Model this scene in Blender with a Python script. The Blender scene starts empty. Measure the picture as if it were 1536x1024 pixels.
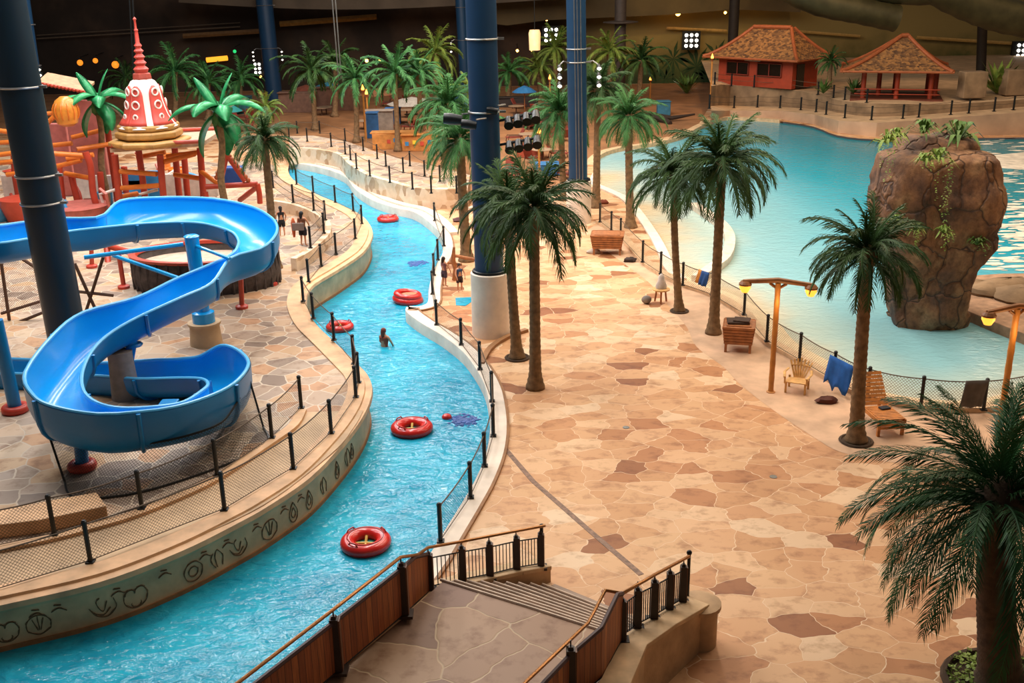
import bpy, bmesh, math, random
from mathutils import Vector, Matrix
from mathutils.geometry import tessellate_polygon, delaunay_2d_cdt
SC = bpy.context.scene; COL = SC.collection
PI = math.pi; random.seed(7)
# ------------------------------------------------------------------ camera model (pixel of the 1536x1024 photo <-> place)
H = 12.7; FX = 1573.0; TH = math.atan(551/1573.0); RL = math.radians(1.04)
def ray(px, py):
    u = px-768; v = py-512
    a = u*math.cos(RL)-v*math.sin(RL); b = u*math.sin(RL)+v*math.cos(RL)
    return (a, FX*math.cos(TH)-b*math.sin(TH), -FX*math.sin(TH)-b*math.cos(TH))
def P(px, py, z=0.0):
    d = ray(px, py); t = (z-H)/d[2]; return Vector((d[0]*t, d[1]*t, z))
def AY(px, py, Y):
    d = ray(px, py); t = Y/d[1]; return Vector((d[0]*t, Y, H+d[2]*t))
def PR(p):
    x, y, z = p[0], p[1], p[2]-H
    zc = y*math.cos(TH)-z*math.sin(TH); b = (-y*math.sin(TH)-z*math.cos(TH))/zc*FX; a = x/zc*FX
    return (768+a*math.cos(RL)+b*math.sin(RL), 512-a*math.sin(RL)+b*math.cos(RL))
def PXM(p):
    return FX/(p[1]*math.cos(TH)-(p[2]-H)*math.sin(TH))
def HZ(p, ytop):
    lo, hi = p[2], 12.6
    for _ in range(40):
        m = (lo+hi)/2
        if PR((p[0], p[1], m))[1] > ytop: lo = m
        else: hi = m
    return lo
cam = bpy.data.cameras.new('camera'); co = bpy.data.objects.new('camera', cam); COL.objects.link(co)
Rg = Vector((1,0,0)); Dn = Vector((0,-math.sin(TH),-math.cos(TH))); Fw = Vector((0,math.cos(TH),-math.sin(TH)))
cx = Rg*math.cos(RL)+Dn*math.sin(RL); cy = -(Dn*math.cos(RL)-Rg*math.sin(RL)); cz = -Fw
M = Matrix((cx, cy, cz)).transposed().to_4x4(); M.translation = Vector((0,0,H)); co.matrix_world = M
cam.sensor_width = 36; cam.lens = FX*36/1536; cam.clip_end = 600; SC.camera = co
SC.view_settings.view_transform = 'Standard'; SC.view_settings.look = 'None'; SC.view_settings.gamma = 1
SC.view_settings.use_curve_mapping = False; SC.view_settings.exposure = 0.07
# ------------------------------------------------------------------ materials
def lin(c):
    if isinstance(c, str): c = tuple(int(c[i:i+2], 16)/255 for i in (0,2,4))
    return tuple((x/12.92 if x <= .04045 else ((x+.055)/1.055)**2.4) for x in c)+(1,)
MC = {}
class NT:
    def __init__(s, name):
        s.m = bpy.data.materials.new(name); s.m.use_nodes = True; s.t = s.m.node_tree; s.n = s.t.nodes; s.b = s.n['Principled BSDF']; s.out = s.n['Material Output']
    def new(s, typ, **k):
        n = s.n.new(typ)
        for a, v in k.items():
            if a in n.bl_rna.properties: setattr(n, a, v)
        return n
    def link(s, a, b): s.t.links.new(a, b)
    def co(s, scale=(1,1,1), kind='Object'):
        t = s.new('ShaderNodeTexCoord'); mp = s.new('ShaderNodeMapping'); mp.inputs['Scale'].default_value = scale
        s.link(t.outputs[kind], mp.inputs['Vector']); return mp.outputs[0]
    def noise(s, vec, scale, detail=4, rough=.55):
        n = s.new('ShaderNodeTexNoise'); n.inputs['Scale'].default_value = scale; n.inputs['Detail'].default_value = detail; n.inputs['Roughness'].default_value = rough
        s.link(vec, n.inputs['Vector']); return n
    def ramp(s, fac, stops, const=False):
        r = s.new('ShaderNodeValToRGB'); e = r.color_ramp.elements
        while len(e) < len(stops): e.new(.5)
        for i, (p, c) in enumerate(stops): e[i].position = p; e[i].color = c if len(c) == 4 and not isinstance(c, str) else lin(c)
        if const: r.color_ramp.interpolation = 'CONSTANT'
        s.link(fac, r.inputs[0]); return r.outputs[0]
    def mix(s, fac, a, b, mode='MIX'):
        n = s.new('ShaderNodeMix'); n.data_type = 'RGBA'; n.blend_type = mode
        for sock, v in ((n.inputs[0], fac), (n.inputs[6], a), (n.inputs[7], b)):
            if isinstance(v, (int, float)): sock.default_value = v
            elif isinstance(v, (tuple, str)): sock.default_value = lin(v) if isinstance(v, str) else v
            else: s.link(v, sock)
        return n.outputs[2]
    def math(s, op, a, b=None):
        n = s.new('ShaderNodeMath'); n.operation = op
        for i, v in enumerate((a, b)):
            if v is None: continue
            if isinstance(v, (int, float)): n.inputs[i].default_value = v
            else: s.link(v, n.inputs[i])
        return n.outputs[0]
    def bump(s, h, strength=.3, dist=.02):
        n = s.new('ShaderNodeBump'); n.inputs['Strength'].default_value = strength; n.inputs['Distance'].default_value = dist
        s.link(h, n.inputs['Height']); s.link(n.outputs[0], s.b.inputs['Normal']); return n
    def col(s, c):
        if isinstance(c, str): s.b.inputs['Base Color'].default_value = lin(c)
        else: s.link(c, s.b.inputs['Base Color'])
def mat(name, c, rough=.6, metal=0, var=.25, vs=3.0, bump=.15, emit=None, es=1, coat=0):
    if name in MC: return MC[name]
    t = NT(name); v = t.co(); n = t.noise(v, vs)
    if var:
        base = lin(c); dark = tuple(x*(1-var) for x in base[:3])+(1,); lt = tuple(min(1, x*(1+var*.6)) for x in base[:3])+(1,)
        t.col(t.ramp(n.outputs[0], [(.3, dark), (.7, lt)]))
    else: t.col(c)
    t.b.inputs['Roughness'].default_value = rough; t.b.inputs['Metallic'].default_value = metal
    if coat: t.b.inputs['Coat Weight'].default_value = coat
    if bump: t.bump(t.noise(v, vs*6, 5).outputs[0], bump, .02)
    if emit: t.b.inputs['Emission Color'].default_value = lin(emit); t.b.inputs['Emission Strength'].default_value = es
    MC[name] = t.m; return t.m
def paving(name, cols, grout, scale, gw=.022, warp=.25, bump=.35, rough=.62, sc=(1,1,1)):
    t = NT(name); v = t.co(sc); w = t.noise(v, 1.3, 2)
    sub = t.new('ShaderNodeVectorMath', operation='MULTIPLY_ADD'); t.link(w.outputs['Color'], sub.inputs[0]); sub.inputs[1].default_value = (warp, warp, 0)
    t.link(v, sub.inputs[2]); vec = sub.outputs[0]
    a = t.new('ShaderNodeTexVoronoi', voronoi_dimensions='2D'); a.inputs['Scale'].default_value = scale; t.link(vec, a.inputs['Vector'])
    e = t.new('ShaderNodeTexVoronoi', voronoi_dimensions='2D', feature='DISTANCE_TO_EDGE'); e.inputs['Scale'].default_value = scale; t.link(vec, e.inputs['Vector'])
    sp = t.new('ShaderNodeSeparateColor'); t.link(a.outputs['Color'], sp.inputs[0])
    c = t.ramp(sp.outputs[0], [(i/len(cols), k) for i, k in enumerate(cols)], True)
    n1 = t.noise(v, 2.2, 6, .65); n2 = t.noise(v, .12, 3)
    c = t.mix(.75, c, t.ramp(n1.outputs[0], [(.3, 'b89c84'), (.5, 'ffffff'), (.8, 'ffffff')]), 'MULTIPLY')
    c = t.mix(.6, c, t.ramp(n2.outputs[0], [(.35, 'd8b898'), (.6, 'ffffff')]), 'MULTIPLY')
    g = t.ramp(e.outputs['Distance'], [(0, 'ffffff'), (gw, 'ffffff'), (gw*1.8, '000000')])
    t.col(t.mix(g, c, grout)); t.b.inputs['Roughness'].default_value = rough
    h = t.math('ADD', t.math('MULTIPLY', n1.outputs[0], .35), t.ramp(e.outputs['Distance'], [(0, '000000'), (gw*2.2, 'ffffff')]))
    t.bump(h, bump, .015); MC[name] = t.m; return t.m
plazaM = paving('plaza_flagstone', ['deb48a','d2a478','d9ae82','e4c29c','cc9c6e','d6a87c','b88052','dfba92','d0a072','dcb288','9a6238','d8ac80','d3a478','e6caa8','c69062','dab084','e0b88e','cf9e70'], 'e4c4a0', 1.25, .007, .55, .3, sc=(.85,1.15,1))
deckM = paving('deck_flagstone', ['b8a28c','c4aa90','ab9682','c8b094','978474','c4a480','b6a08c','8a786a','c09670','a89686'], 'c4b29c', 1.4, .022)
landM = paving('landing_flagstone', ['a58a74','94796a','b0947a','8c705c','a88c74','7c6250'], 'bca486', .8, .01, .4, .5)
claddM = None
def water(name, cols=None, deep=None, light=None, bs=.5, bd=.12, scale=1.0):
    t = NT(name); v = t.co()
    if deep:
        n = t.noise(v, .35, 4); n2 = t.noise(v, 2.2, 3)
        c = t.ramp(t.math('ADD', t.math('MULTIPLY', n.outputs[0], .6), t.math('MULTIPLY', n2.outputs[0], .4)), [(.35, deep), (.62, light)])
    else:
        a = t.new('ShaderNodeAttribute', attribute_name='depth')
        n = t.noise(v, .18, 3); f = t.math('ADD', a.outputs['Fac'], t.math('MULTIPLY', t.math('SUBTRACT', n.outputs[0], .5), .14))
        c = t.ramp(f, cols)
    t.col(c); t.b.inputs['Roughness'].default_value = .06; t.b.inputs['IOR'].default_value = 1.33
    mp = t.co((1, 1.5, 1)); m1 = t.noise(mp, 1.6*scale, 3, .5); m1.inputs['Distortion'].default_value = .8
    m2 = t.noise(mp, 5.0*scale, 3, .5); m2.inputs['Distortion'].default_value = .6
    h = t.math('ADD', m1.outputs[0], t.math('MULTIPLY', m2.outputs[0], .35))
    t.bump(h, bs, bd); return t.m
riverM = water('river_water', deep='0c86aa', light='2fb6d6', bs=1.0, bd=.09)
lagoonM = water('lagoon_water', cols=[(0, 'd8c6a4'), (.05, 'b6ccc4'), (.13, '92c4cc'), (.34, '72bccc'), (.58, '24a4bc'), (.85, '0f93aa'), (1, '168c9e')], bs=.8, bd=.06)
cream = mat('cream_concrete', 'ebdccb', .65, var=.18, vs=1.2)
tanC = mat('tan_concrete', 'c9a984', .7, var=.25, vs=1.0)
lipM = mat('coping_stone', 'dcb084', .6, var=.3, vs=1.5)
brownEdge = mat('brown_edge', '9a6c42', .6)
blackM = mat('black_steel', '14181a', .4, .3, var=.2)
ropeM = mat('rope', '5c4a38', .8)
blueCol = mat('blue_column_paint', '1b4d77', .45, .0, var=.12, vs=.8, bump=.05)
blueDk = mat('dark_blue_column_paint', '0d2a3a', .4, .0, var=.12, vs=.8, bump=.05)
steel = mat('galvanised_steel', '9a9a98', .35, .8)
slideM = mat('slide_blue', '08a4ee', .25, 0, var=.05, vs=.6, bump=.0, coat=.2)
slideOut = mat('slide_blue_shell', '007cc0', .35, 0, var=.1, vs=.6, bump=.0)
redP = mat('red_pipe_paint', 'b5402a', .4, var=.15)
orgP = mat('orange_pipe_paint', 'e07a2c', .4, var=.15)
tubeM = mat('red_vinyl', 'd3241e', .25, var=.1, bump=0, coat=.3)
woodM = mat('teak_wood', 'a8683a', .55, var=.35, vs=5)
woodL = mat('pale_wood', 'd9a763', .55, var=.3, vs=5)
trunkM = mat('palm_bark', '846848', .9, var=.45, vs=5, bump=.8)
trunkD = mat('dark_palm_bark', '54402e', .9, var=.5, vs=4, bump=.8)
soilM = mat('dark_soil', '4a3828', .95, var=.4)
def leafmat(name, a, b, rough=.42):
    t = NT(name); v = t.co(); n = t.noise(v, 1.5, 3)
    t.col(t.ramp(n.outputs[0], [(.35, a), (.68, b)])); t.b.inputs['Roughness'].default_value = rough; t.b.inputs['Specular IOR Level'].default_value = .22; MC[name] = t.m; return t.m
leafD = leafmat('palm_leaf_dark', '17331a', '4a6a34', .5); leafM = leafmat('palm_leaf', '1e4f2a', '558a4a', .5); leafY = leafmat('palm_leaf_yellow', '4a6a28', '8c9c48', .5)
leafB = leafmat('broad_leaf_green', '15653a', '3fa568', .3); leafF = leafmat('foreground_leaf', '16381f', '3c6c3a', .5); leafI = leafmat('ivy_leaf', '5a7a2c', '9aae58')
def netmat(name, c, s=.085, th=.13):
    t = NT(name); uv = t.new('ShaderNodeUVMap'); sp = t.new('ShaderNodeSeparateXYZ'); t.link(uv.outputs[0], sp.inputs[0])
    def line(op):
        f = t.math('FRACT', t.math('DIVIDE', t.math(op, sp.outputs[0], sp.outputs[1]), s)); return t.math('LESS_THAN', f, th)
    a = t.math('MAXIMUM', line('ADD'), line('SUBTRACT')); t.link(a, t.b.inputs['Alpha']); t.col(c); t.b.inputs['Roughness'].default_value = .8; return t.m
netM = netmat('black_net', '2b2a28'); netT = netmat('tan_net', '8a7a60', .1, .16)
def planks(name, cols, w, axis=0, rough=.5, gap=.06):
    t = NT(name); uv = t.new('ShaderNodeUVMap'); sp = t.new('ShaderNodeSeparateXYZ'); t.link(uv.outputs[0], sp.inputs[0])
    u = t.math('DIVIDE', sp.outputs[axis], w); fr = t.math('FRACT', u); fl = t.math('FLOOR', u)
    wn = t.new('ShaderNodeTexWhiteNoise', noise_dimensions='1D'); t.link(fl, wn.inputs['W'])
    c = t.ramp(wn.outputs['Value'], [(i/(len(cols)-1), k) for i, k in enumerate(cols)])
    mp = t.new('ShaderNodeMapping'); mp.inputs['Scale'].default_value = (30, 1.5, 1) if axis == 0 else (1.5, 30, 1); t.link(uv.outputs[0], mp.inputs[0])
    g = t.noise(mp.outputs[0], 1, 4); c = t.mix(.6, c, t.ramp(g.outputs[0], [(.3, '7a6a60'), (.6, 'ffffff')]), 'MULTIPLY')
    e = t.math('LESS_THAN', fr, gap); t.col(t.mix(e, c, '120a06')); t.b.inputs['Roughness'].default_value = rough
    t.bump(t.math('SUBTRACT', 1.0, e), .6, .02); return t.m
plankM = planks('brown_planks', ['b0602e','934c26','bf7038'], .155); plankR = planks('reddish_planks', ['7a4a28','6a3e22'], .3, 0, .5, .015)
# ------------------------------------------------------------------ mesh builder
class MB:
    def __init__(s): s.v = []; s.f = []; s.uv = {}; s.mi = []
    def add(s, vs, fs, uvs=None):
        o = len(s.v); s.v += [tuple(p) for p in vs]
        for i, f in enumerate(fs):
            s.f.append(tuple(o+k for k in f))
            if uvs: s.uv[len(s.f)-1] = [uvs[k] for k in f]
        return s
    def box(s, c, d, rz=0, taper=1.0, ax=None):
        m = Matrix.Rotation(rz, 3, 'Z') if ax is None else ax; vs = []
        for z in (-1, 1):
            k = taper if z > 0 else 1
            for x, y in ((-1,-1),(1,-1),(1,1),(-1,1)): vs.append(Vector(c)+m @ Vector((x*d[0]/2*k, y*d[1]/2*k, z*d[2]/2)))
        return s.add(vs, [(3,2,1,0),(4,5,6,7),(0,1,5,4),(1,2,6,5),(2,3,7,6),(3,0,4,7)])
    def tube(s, pts, r, n=8, cap=True, flat=None):
        pts = [Vector(p) for p in pts]; rs = r if isinstance(r, (list, tuple)) else [r]*len(pts)
        vs = []; up = Vector((0,0,1)); prev = None
        for i, p in enumerate(pts):
            a = pts[max(0, i-1)]; b = pts[min(len(pts)-1, i+1)]; t = (b-a)
            t = t.normalized() if t.length > 1e-9 else Vector((0,0,1))
            if prev is None:
                x = t.cross(up)
                if x.length < .05: x = t.cross(Vector((1,0,0)))
            else: x = prev-t*prev.dot(t)
            x.normalize(); prev = x; y = t.cross(x)
            for k in range(n):
                an = 2*PI*k/n; vs.append(p+(x*math.cos(an)+y*math.sin(an)*(flat or 1))*rs[i])
        fs = [(i*n+k, i*n+(k+1) % n, (i+1)*n+(k+1) % n, (i+1)*n+k) for i in range(len(pts)-1) for k in range(n)]
        if cap: fs += [tuple(range(n-1, -1, -1)), tuple((len(pts)-1)*n+k for k in range(n))]
        return s.add(vs, fs)
    def lathe(s, c, prof, n=24, sx=1, sy=1, rz=0, cap=True):
        vs = []
        for r, z in prof:
            for k in range(n):
                a = 2*PI*k/n+rz; vs.append((c[0]+r*sx*math.cos(a), c[1]+r*sy*math.sin(a), c[2]+z))
        m = len(prof); fs = [(i*n+k, i*n+(k+1) % n, (i+1)*n+(k+1) % n, (i+1)*n+k) for i in range(m-1) for k in range(n)]
        if cap: fs += [tuple(range(n-1, -1, -1)), tuple((m-1)*n+k for k in range(n))]
        return s.add(vs, fs)
    def torus(s, c, R, r, n=32, m=12, sz=1, ax=None):
        vs = []
        for i in range(n):
            a = 2*PI*i/n
            for j in range(m):
                b = 2*PI*j/m; v = Vector(((R+r*math.cos(b))*math.cos(a), (R+r*math.cos(b))*math.sin(a), r*math.sin(b)*sz))
                vs.append(Vector(c)+(ax @ v if ax else v))
        return s.add(vs, [(i*m+j, ((i+1) % n)*m+j, ((i+1) % n)*m+(j+1) % m, i*m+(j+1) % m) for i in range(n) for j in range(m)])
    def ball(s, c, r, n=14, m=8, sc=(1,1,1), jit=0):
        vs = [];
        for i in range(m+1):
            th = PI*i/m
            for k in range(n):
                a = 2*PI*k/n; j = 1+random.uniform(-jit, jit)
                vs.append((c[0]+r*sc[0]*math.sin(th)*math.cos(a)*j, c[1]+r*sc[1]*math.sin(th)*math.sin(a)*j, c[2]+r*sc[2]*math.cos(th)*j))
        return s.add(vs, [(i*n+k, i*n+(k+1) % n, (i+1)*n+(k+1) % n, (i+1)*n+k) for i in range(m) for k in range(n)][::-1])
    def prism(s, poly, z0, z1):
        n = len(poly); tri = tessellate_polygon([[Vector((p[0], p[1], 0)) for p in poly]])
        vs = [(p[0], p[1], z1) for p in poly]+[(p[0], p[1], z0) for p in poly]
        fs = [tuple(t) for t in tri]+[tuple(n+i for i in reversed(t)) for t in tri]+[(i, (i+1) % n, n+(i+1) % n, n+i) for i in range(n)]
        return s.add(vs, fs)
    def strip(s, A, B):
        n = len(A); return s.add(list(A)+list(B), [(i, i+1, n+i+1, n+i) for i in range(n-1)])
    def panel(s, pts, h, z0=0, sag=0, sub=1, top=None):   # vertical sheet with uv in metres
        L = 0; vs = []; uv = []
        for i, p in enumerate(pts):
            if i: L += (Vector(p[:2])-Vector(pts[i-1][:2])).length
            hh = h if top is None else top[i]
            vs += [(p[0], p[1], p[2]+z0), (p[0], p[1], p[2]+hh)]; uv += [(L, 0), (L, hh-z0)]
        return s.add(vs, [(2*i, 2*i+2, 2*i+3, 2*i+1) for i in range(len(pts)-1)], uv)
    def build(s, name, m=None, parent=None, smooth=False, bevel=0, solid=0, loc=None):
        me = bpy.data.meshes.new(name); vs = s.v
        if loc is not None: vs = [(v[0]-loc[0], v[1]-loc[1], v[2]-loc[2]) for v in vs]
        me.from_pydata(vs, [], s.f)
        if s.uv:
            ul = me.uv_layers.new(name='UVMap')
            for p in me.polygons:
                if p.index in s.uv:
                    for k, li in enumerate(p.loop_indices): ul.data[li].uv = s.uv[p.index][k]
        me.update()
        bm = bmesh.new(); bm.from_mesh(me)
        if not s.uv and not getattr(s, 'keep', False): bmesh.ops.recalc_face_normals(bm, faces=bm.faces)
        bm.to_mesh(me); bm.free()
        if smooth:
            me.polygons.foreach_set('use_smooth', [True]*len(me.polygons))
            if smooth != 'all':
                try: me.set_sharp_from_angle(angle=math.radians(42))
                except Exception: pass
        o = bpy.data.objects.new(name, me); COL.objects.link(o)
        if m: me.materials.append(m)
        if parent: o.parent = parent
        if loc is not None: o.location = loc
        if solid: q = o.modifiers.new('solid', 'SOLIDIFY'); q.thickness = solid; q.offset = 0
        if bevel: q = o.modifiers.new('bevel', 'BEVEL'); q.width = bevel; q.segments = 2; q.limit_method = 'ANGLE'
        return o
def tag(o, label=None, cat=None, group=None, kind=None):
    for k, v in (('label', label), ('category', cat), ('group', group), ('kind', kind)):
        if v: o[k] = v
    return o
def empty(name, loc, label=None, cat=None, group=None, rz=0):
    o = bpy.data.objects.new(name, None); COL.objects.link(o); o.location = loc; o.rotation_euler.z = rz; o.empty_display_size = .2
    return tag(o, label, cat, group)
def struct(mb, name, m, smooth=False, **k):
    o = mb.build(name, m, smooth=smooth, **k); o['kind'] = 'structure'; return o
def kids(o): return [c for c in COL.objects if c.parent == o]
def copy_tree(o, ch=None, parent=None):
    c = o.copy(); COL.objects.link(c); c.parent = parent
    for k in (ch or {}).get(o, []): copy_tree(k, ch, c)
    return c
def tree_map(o):
    m = {}
    def w(x):
        m[x] = kids(x)
        for k in m[x]: w(k)
    w(o); return m
def cat_rom(pts, n=6, closed=False):
    out = []; L = len(pts)
    for i in range(L-1):
        p0 = pts[max(0, i-1)]; p1 = pts[i]; p2 = pts[i+1]; p3 = pts[min(L-1, i+2)]
        for k in range(n):
            t = k/n
            out.append(tuple(.5*((2*b)+(-a+c)*t+(2*a-5*b+4*c-d)*t*t+(-a+3*b-3*c+d)*t**3) for a, b, c, d in zip(p0, p1, p2, p3)))
    out.append(tuple(pts[-1])); return out
def offs(path, d):
    out = []; n = len(path)
    for i, p in enumerate(path):
        a = path[max(0, i-1)]; b = path[min(n-1, i+1)]; t = Vector((b[0]-a[0], b[1]-a[1])); t.normalize()
        out.append(Vector((p[0]-t.y*d, p[1]+t.x*d, p[2] if len(p) > 2 else 0)))
    return out
def sweep(path, prof, closed=True, zp=False):    # prof: (offset to the left of the path, z)
    mb = MB(); m = len(prof); rings = [offs(path, o) for o, z in prof]
    for i in range(len(path)):
        for j in range(m): mb.v.append((rings[j][i][0], rings[j][i][1], prof[j][1]+(path[i][2] if zp else 0)))
    mm = m if closed else m-1
    for i in range(len(path)-1):
        for j in range(mm): mb.f.append((i*m+j, i*m+(j+1) % m, (i+1)*m+(j+1) % m, (i+1)*m+j))
    if closed: mb.f += [tuple(range(m)), tuple((len(path)-1)*m+j for j in reversed(range(m)))]
    return mb
def W(px, z): return [P(a[0], a[1], z) for a in px]
def flat(poly, z, holes=()):
    rings = [[Vector((p[0], p[1], 0)) for p in r] for r in (poly,)+tuple(holes)]; allp = [p for r in rings for p in r]
    mb = MB(); mb.add([(p.x, p.y, z) for p in allp], [tuple(t) for t in tessellate_polygon(rings)]); return mb
# ------------------------------------------------------------------ the ground, the river and the lagoon
ZL = .75; ZW = -.4; ZG = -.15
Lpx = [(428,250),(436,268),(470,290),(505,305),(538,322),(553,340),(554,356),(540,378),(505,402),(478,418),(462,430),(455,447),(457,464),(470,487),(497,513),(529,544),(547,564),(552,587),(540,620),(511,660),(460,713),(400,754),(352,781),(264,824),(146,868),(0,902)]
Lp = W(cat_rom(Lpx, 5), ZL)+[Vector((-13.5,17.3,ZL)), Vector((-17,15.3,ZL)), Vector((-22,12.5,ZL))]
Rpx = [(434,244),(470,250),(500,258),(520,268),(532,284),(558,301),(590,312),(620,319),(643,334),(661,354),(664,378),(656,395),(648,412),(643,436),(641,455),(628,461),(612,461),(608,466),(613,473),(634,488),(664,506),(693,529),(712,553),(726,579),(732,602),(735,640),(729,680),(712,722),(690,760),(665,800),(640,840)]
Rp = W(cat_rom(Rpx, 5), 0)+[Vector(a) for a in ((-2.45,19.9,0),(-2.7,18.6,0),(-3.1,17,0),(-3.9,15.4,0),(-5.4,13,0),(-7.5,10,0))]
river = [(p.x, p.y) for p in Rp]+[(p.x, p.y) for p in reversed(Lp)]
Gs = [(900,262),(897,276),(920,287),(942,298),(962,318),(985,350),(1000,376),(1012,402),(1030,420),(1068,436),(1116,464),(1150,500),(1199,532),(1250,565),(1301,588),(1381,602),(1475,606),(1560,592),(1700,530)]
Gn = cat_rom(Gs, 4)
Gf = cat_rom([(1750,204),(1536,206),(1400,208),(1313,209),(1256,203),(1221,190),(1170,182),(1110,178),(1081,179),(1050,191),(1022,206),(978,217),(935,223),(908,230),(893,240),(890,250)], 3)
lag = W(Gn, 0)+W(Gf, 0)
ground = flat([(-130,5),(130,5),(130,140),(-130,140)], 0, (river, [(p.x, p.y) for p in lag]))
struct(ground, 'floor_plaza', plazaM)
wtr = flat(river, ZW); tag(struct(wtr, 'river_water', riverM), 'turquoise rippled water of the winding river')
bed = flat([(-26,8),(-2,8),(4,40),(-2,80),(-18,80),(-26,60)], -1.2)
# lagoon water with its depth
lp2 = [Vector((p.x, p.y)) for p in lag]; near = [Vector((p.x, p.y)) for p in W(Gn, 0)]
def inside(x, y, poly):
    c = False; j = len(poly)-1
    for i in range(len(poly)):
        a = poly[i]; b = poly[j]
        if (a[1] > y) != (b[1] > y) and x < (b[0]-a[0])*(y-a[1])/(b[1]-a[1])+a[0]: c = not c
        j = i
    return c
pts = list(lp2); ne = len(pts); y = 20
while y < 100:
    x = 2
    while x < 62:
        xx = x+random.uniform(-.2, .2); yy = y+random.uniform(-.2, .2)
        if inside(xx, yy, lp2): pts.append(Vector((xx, yy)))
        x += 1.4
    y += 1.4
vv, ee, ff, *_ = delaunay_2d_cdt(pts, [], [list(range(ne))], 1, 1e-4)
mb = MB(); mb.add([(v.x, v.y, ZG) for v in vv], [tuple(f) for f in ff]); lw = struct(mb, 'lagoon_water', lagoonM)
tag(lw, 'pale to deep turquoise water of the big wave pool')
at = lw.data.attributes.new('depth', 'FLOAT', 'POINT')
for i, v in enumerate(lw.data.vertices):
    d = min((Vector((v.co.x, v.co.y))-n).length for n in near)
    k = d/24
    k *= .45+.55*min(1, max(0, (v.co.x-8)/10))
    if v.co.y > 76: k *= max(.5, 1-(v.co.y-76)/40)
    at.data[i].value = min(1, k)
# edges of the river
o = struct(sweep(Lp, [(-.62,ZL-.2),(-.62,ZL+.05),(-.1,ZL+.06),(-.08,ZL+.0),(.12,ZL-.02),(.14,ZL-.14),(.04,ZL-.24),(0,ZL-.3),(0,-.75),(-.62,-.75)]), 'river_wall', lipM, True)
tag(o, 'carved tan wall along the left bank of the river')
wl = sweep(Lp, [(.0,ZW-.02),(.035,ZW-.02),(.035,ZW+.1),(.0,ZW+.1)]).build('waterline_band', brownEdge, o)
o2 = struct(sweep(Rp, [(.0,-.75),(0,.0),(.02,.06),(.5,.06),(.52,.0),(.1,-.1)]), 'river_coping', cream, True)
sweep(Rp, [(.5,-.02),(.5,.075),(.58,.07),(.58,-.02)]).build('edge_strip', brownEdge, o2)
# white far coping behind the first bend
farc = W(cat_rom(Rpx[:10], 5), 0)
sweep(farc, [(.5,-.05),(.5,.16),(.95,.16),(.95,-.05)]).build('raised_coping', cream, o2)
# left deck
deckp = [(p.x, p.y) for p in offs(Lp, -.55)]+[(-70,9),(-70,73),(-17,73)]
mb = MB(); mb.prism(deckp, -.2, ZL); struct(mb, 'floor_deck', deckM)
# inner kerb ramp at the lower left
kp = W(cat_rom([(452,618),(440,640),(408,664),(330,716),(280,742),(213,770),(160,787),(82,808),(0,825),(-120,850)], 4), ZL)
inn = offs(kp, .0); 
rampP = sweep(kp, [(-.12,ZL-.1),(-.12,ZL+.1),(.16,ZL+.1),(.16,ZL-.1)]); struct(rampP, 'trim_1', lipM, True)
rm = MB(); a = W(cat_rom([(452,618),(440,640),(408,664),(330,716),(213,770),(82,808),(-120,850)], 6), ZL+.012); b = W(cat_rom([(545,615),(531,640),(497,680),(395,757),(264,817),(120,866),(-120,925)], 6), ZL+.012)
rm.strip(a, b); struct(rm, 'floor_walkway', tanC)
# step slab at lower left
mb = MB(); q = W([(-60,800),(20,780),(148,757),(163,778),(60,800),(-60,815)], ZL); mb.prism([(p.x,p.y) for p in q], ZL, ZL+.35); tag(mb.build('stone_step', lipM, bevel=.03), 'low tan stone step block behind the net at the lower left', 'step')
# carved reliefs on the wall
cv = MB()
def on_wall(px, dz):   # px: photo x along the wall, dz below the lip
    best = min(range(len(Lp)), key=lambda i: abs(PR(Lp[i])[0]-px)+(0 if PR(Lp[i])[1] > 600 else 999))
    p = Lp[best]; a = Lp[max(0, best-1)]; b = Lp[min(len(Lp)-1, best+1)]; t = (Vector(b)-Vector(a)); t.z = 0; t.normalize(); return p, t
def glyph(px, strokes, sc):
    p, t = on_wall(px, 0); nrm = Vector((-t.y, t.x, 0))
    for st in strokes:
        pts = [p+nrm*.012+t*(u*sc)+Vector((0,0,-.72+v*sc)) for u, v in cat_rom(st, 4)]
        cv.tube(pts, .01, 5)
        cv.tube([q+Vector((0,0,.02))+t*.015*math.sin(i*1.3) for i, q in enumerate(pts)], .006, 4)
def arc(cx, cy, r, a0, a1, ry=None, n=7): return [(cx+r*math.cos(a0+(a1-a0)*i/n), cy+(ry or r)*math.sin(a0+(a1-a0)*i/n)) for i in range(n+1)]
def drop(s=1): return [(0,1.0*s),(.5*s,.2*s),(.45*s,-.5*s),(0,-.8*s),(-.45*s,-.5*s),(-.5*s,.2*s),(0,1.0*s)]
gl = {'ring': [arc(0,0,.9,0,2*PI), arc(0,0,.45,0,2*PI)], 'drop': [drop(1), drop(.5)], 'face': [arc(0,0,.95,2.4,7.2), arc(-.4,.3,.45,0,3), arc(.4,.3,.4,0,3), arc(0,-.5,.4,PI,2*PI)],
      'swirl': [[(-.9,.6),(-1,-.2),(-.3,-.8),(.5,-.5),(.9,.2)], [(-.4,.5),(0,-.3),(.4,.6),(.1,.9)], [(-.6,-.1),(0,-.6),(.7,-.2)]], 'leaf': [[(-.5,-.8),(-.6,.2),(0,1),(.3,.2),(.1,-.8)], [(.3,-.8),(.8,.1),(.5,.8)]], 'shell': [arc(0,-.1,.9,-.5,PI+.5), [(-.8,-.5),(0,-.9),(.8,-.5)], [(-.4,.5),(-.1,-.5)], [(.4,.5),(.1,-.5)], [(0,.7),(0,-.5)]]}
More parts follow.
